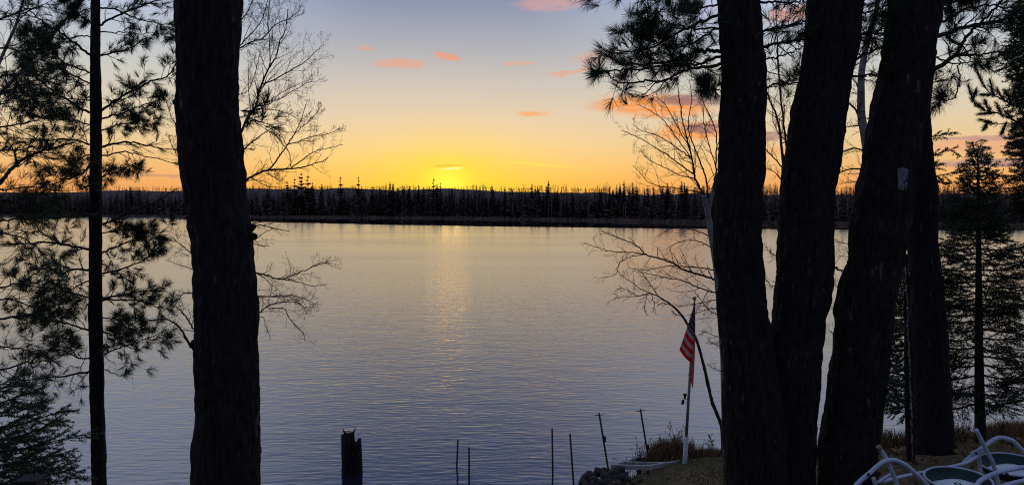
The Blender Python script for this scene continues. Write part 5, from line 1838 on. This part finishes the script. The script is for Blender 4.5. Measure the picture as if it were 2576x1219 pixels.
# ------------------------------------------------------------------ dark post top in the bottom left corner
pp = P(78, 1208, 5.6)
t = thing('wooden_post', 'top of a dark square post in front of the fir in the bottom left corner', 'post', (pp[0], 5.6, gz(pp[0], 5.6) - .1))
mb = MB()
zt = P(78, 1206, 5.6)[2]
mb.box((pp[0], 5.6, (t.location.z + zt) / 2), (.13, .13, zt - t.location.z), .1)
link('post', mb, M['black'], t, smooth=False)
mb = MB()
mb.box((pp[0], 5.6, zt + .009), (.16, .16, .018), .1)
link('cap', mb, M['black'], t, smooth=False)

# ------------------------------------------------------------------ white tube chairs with round green seats
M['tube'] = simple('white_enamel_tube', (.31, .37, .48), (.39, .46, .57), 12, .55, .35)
M['green'] = simple('dark_green_pan', (.006, .022, .019), (.012, .032, .027), 10, .65, .3)
M['snow'] = simple('meltwater_ice', (.42, .50, .54), (.60, .66, .68), 14, .35, .5, .004)


def bent(parent, pts, D0, D1, r_px, name, per=8, mat='tube'):
    path = px_limb(pts, D0, D1, per)
    mb = MB()
    mb.tube(path, r_px * (D0 + D1) / 2 / F, 14)
    return link(name, mb, M[mat], parent)


def pan(parent, px, py, D, rad, tilt):
    c = P(px, py, D)
    ax = Euler(tilt).to_matrix() @ Vector((0, 0, 1))
    mb = MB()
    mb.lathe([(.001, -.062), (rad * .75, -.060), (rad * .95, -.035), (rad * 1.0, -.004), (rad * 1.02, .002), (rad * .985, .006), (rad * .955, -.008), (rad * .90, -.034), (rad * .7, -.045), (.001, -.046)], c, tuple(ax), 48)
    s = link('seat', mb, M['green'], parent)
    mb = MB()
    a = np.arange(49) / 48 * 2 * math.pi
    mb.tube([tuple(Vector(c) + Euler(tilt).to_matrix() @ Vector((rad * 1.0 * math.cos(q), rad * 1.0 * math.sin(q), .004))) for q in a], .0055, 8)
    link('rim', mb, M['tube'], s)
    mb = MB()
    pr = [(.001, -.026)]
    rg, vs = 40, []
    for ri in range(1, 8):
        for k in range(rg):
            q = 2 * math.pi * k / rg
            r_ = rad * .80 * ri / 7 * (1 - .30 * float(vnoise(q * 1.1 + px, 3)) * ri / 7)
            vs.append(tuple(Vector(c) + Euler(tilt).to_matrix() @ Vector((r_ * math.cos(q), r_ * math.sin(q), -.024 - .018 * (ri / 7) ** 3))))
    vs.append(tuple(Vector(c) + Euler(tilt).to_matrix() @ Vector((0, 0, -.024))))
    qd = [(i * rg + k, i * rg + (k + 1) % rg, (i + 1) * rg + (k + 1) % rg, (i + 1) * rg + k) for i in range(6) for k in range(rg)]
    mb.add(vs, qd, [(7 * rg, k, (k + 1) % rg) for k in range(rg)])
    link('ice', mb, M['snow'], s)


def bolt(parent, px, py, D, r_px=2.6):
    mb = MB()
    mb.lathe([(.0005, .006), (r_px * D / F * .8, .005), (r_px * D / F, 0)], P(px, py, D), (0, -1, .25), 12)
    link('bolt', mb, M['black'], parent)


def leg_down(parent, px, py, D, r_px=5):
    p = P(px, py, D)
    mb = MB()
    mb.tube([p, (p[0], p[1], (p[2] + gz(p[0], p[1])) / 2), (p[0], p[1], gz(p[0], p[1]) - .02)], r_px * D / F, 12)
    link('leg', mb, M['tube'], parent)


c0 = P(2390, 1219, 4.05)
t = thing('patio_chair', 'white tube chair with a round green seat, front one in the bottom right corner', 'patio chair', (c0[0], 4.05, gz(c0[0], 4.05)), 'white tube chairs at the bottom right')
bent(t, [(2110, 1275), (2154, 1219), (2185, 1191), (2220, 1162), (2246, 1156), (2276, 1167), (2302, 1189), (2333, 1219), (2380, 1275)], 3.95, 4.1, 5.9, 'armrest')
bent(t, [(2209, 1121), (2232, 1157), (2245, 1188), (2257, 1219), (2280, 1290)], 4.02, 4.06, 5.6, 'back_post', 6)
mb = MB(); a, b = np.array(P(2209, 1121, 4.02)), np.array(P(2214, 1129, 4.02)); mb.tube([a - (b - a) * .15, a, b], [.004, .0135, .0135], 12); link('cap', mb, M['pole_metal'], t)
bent(t, [(2222, 1211), (2244, 1204), (2291, 1193), (2354, 1181), (2424, 1165), (2450, 1152), (2474, 1139)], 4.12, 4.75, 4.4, 'rail')
bent(t, [(2210, 1212), (2222, 1203), (2240, 1192)], 4.1, 4.16, 4.2, 'brace', 5)
bent(t, [(2197, 1200), (2203, 1222), (2208, 1250)], 4.0, 4.0, 5.0, 'strut', 5)
bent(t, [(2440, 1250), (2457, 1219), (2472, 1204), (2511, 1187), (2563, 1176), (2640, 1168)], 3.75, 3.9, 5.9, 'armrest')
bent(t, [(2500, 1232), (2528, 1220), (2576, 1208), (2650, 1196)], 3.72, 3.8, 5.9, 'rail')
bolt(t, 2184.5, 1192.5, 3.975 - .014, 4.6)
bolt(t, 2304, 1212, 4.03, 4.2)
bolt(t, 2533, 1192, 3.80, 4.6)
leg_down(t, 2280, 1285, 4.06)
leg_down(t, 2112, 1272, 3.95)
leg_down(t, 2380, 1272, 4.1)
leg_down(t, 2441, 1248, 3.75)
pan(t, 2410, 1205, 4.18, .165, (R(4), R(-2), 0))
c0 = P(2560, 1190, 4.8)
t = thing('patio_chair', 'white tube chair with a round green seat, rear one at the right edge', 'patio chair', (c0[0], 4.8, gz(c0[0], 4.8)), 'white tube chairs at the bottom right')
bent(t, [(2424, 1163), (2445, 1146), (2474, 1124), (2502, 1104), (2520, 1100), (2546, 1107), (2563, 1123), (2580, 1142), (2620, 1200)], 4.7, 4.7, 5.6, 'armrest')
bent(t, [(2455, 1079), (2472, 1112), (2490, 1147), (2500, 1170), (2515, 1230)], 4.62, 4.66, 5.2, 'back_post', 6)
bent(t, [(2463, 1150), (2465, 1168), (2467, 1190), (2470, 1260)], 4.72, 4.72, 4.8, 'strut', 5)
mb = MB()
mb.beam(P(2445, 1145, 4.69), P(2474, 1132, 4.69), .008, .045)
link('bracket', mb, M['tube'], t, smooth=False)
bolt(t, 2456.5, 1139, 4.675, 3.4)
leg_down(t, 2620, 1198, 4.7)
leg_down(t, 2515, 1228, 4.66)
leg_down(t, 2470, 1255, 4.72)
pan(t, 2545, 1168, 4.85, .185, (R(4), R(-3), 0))
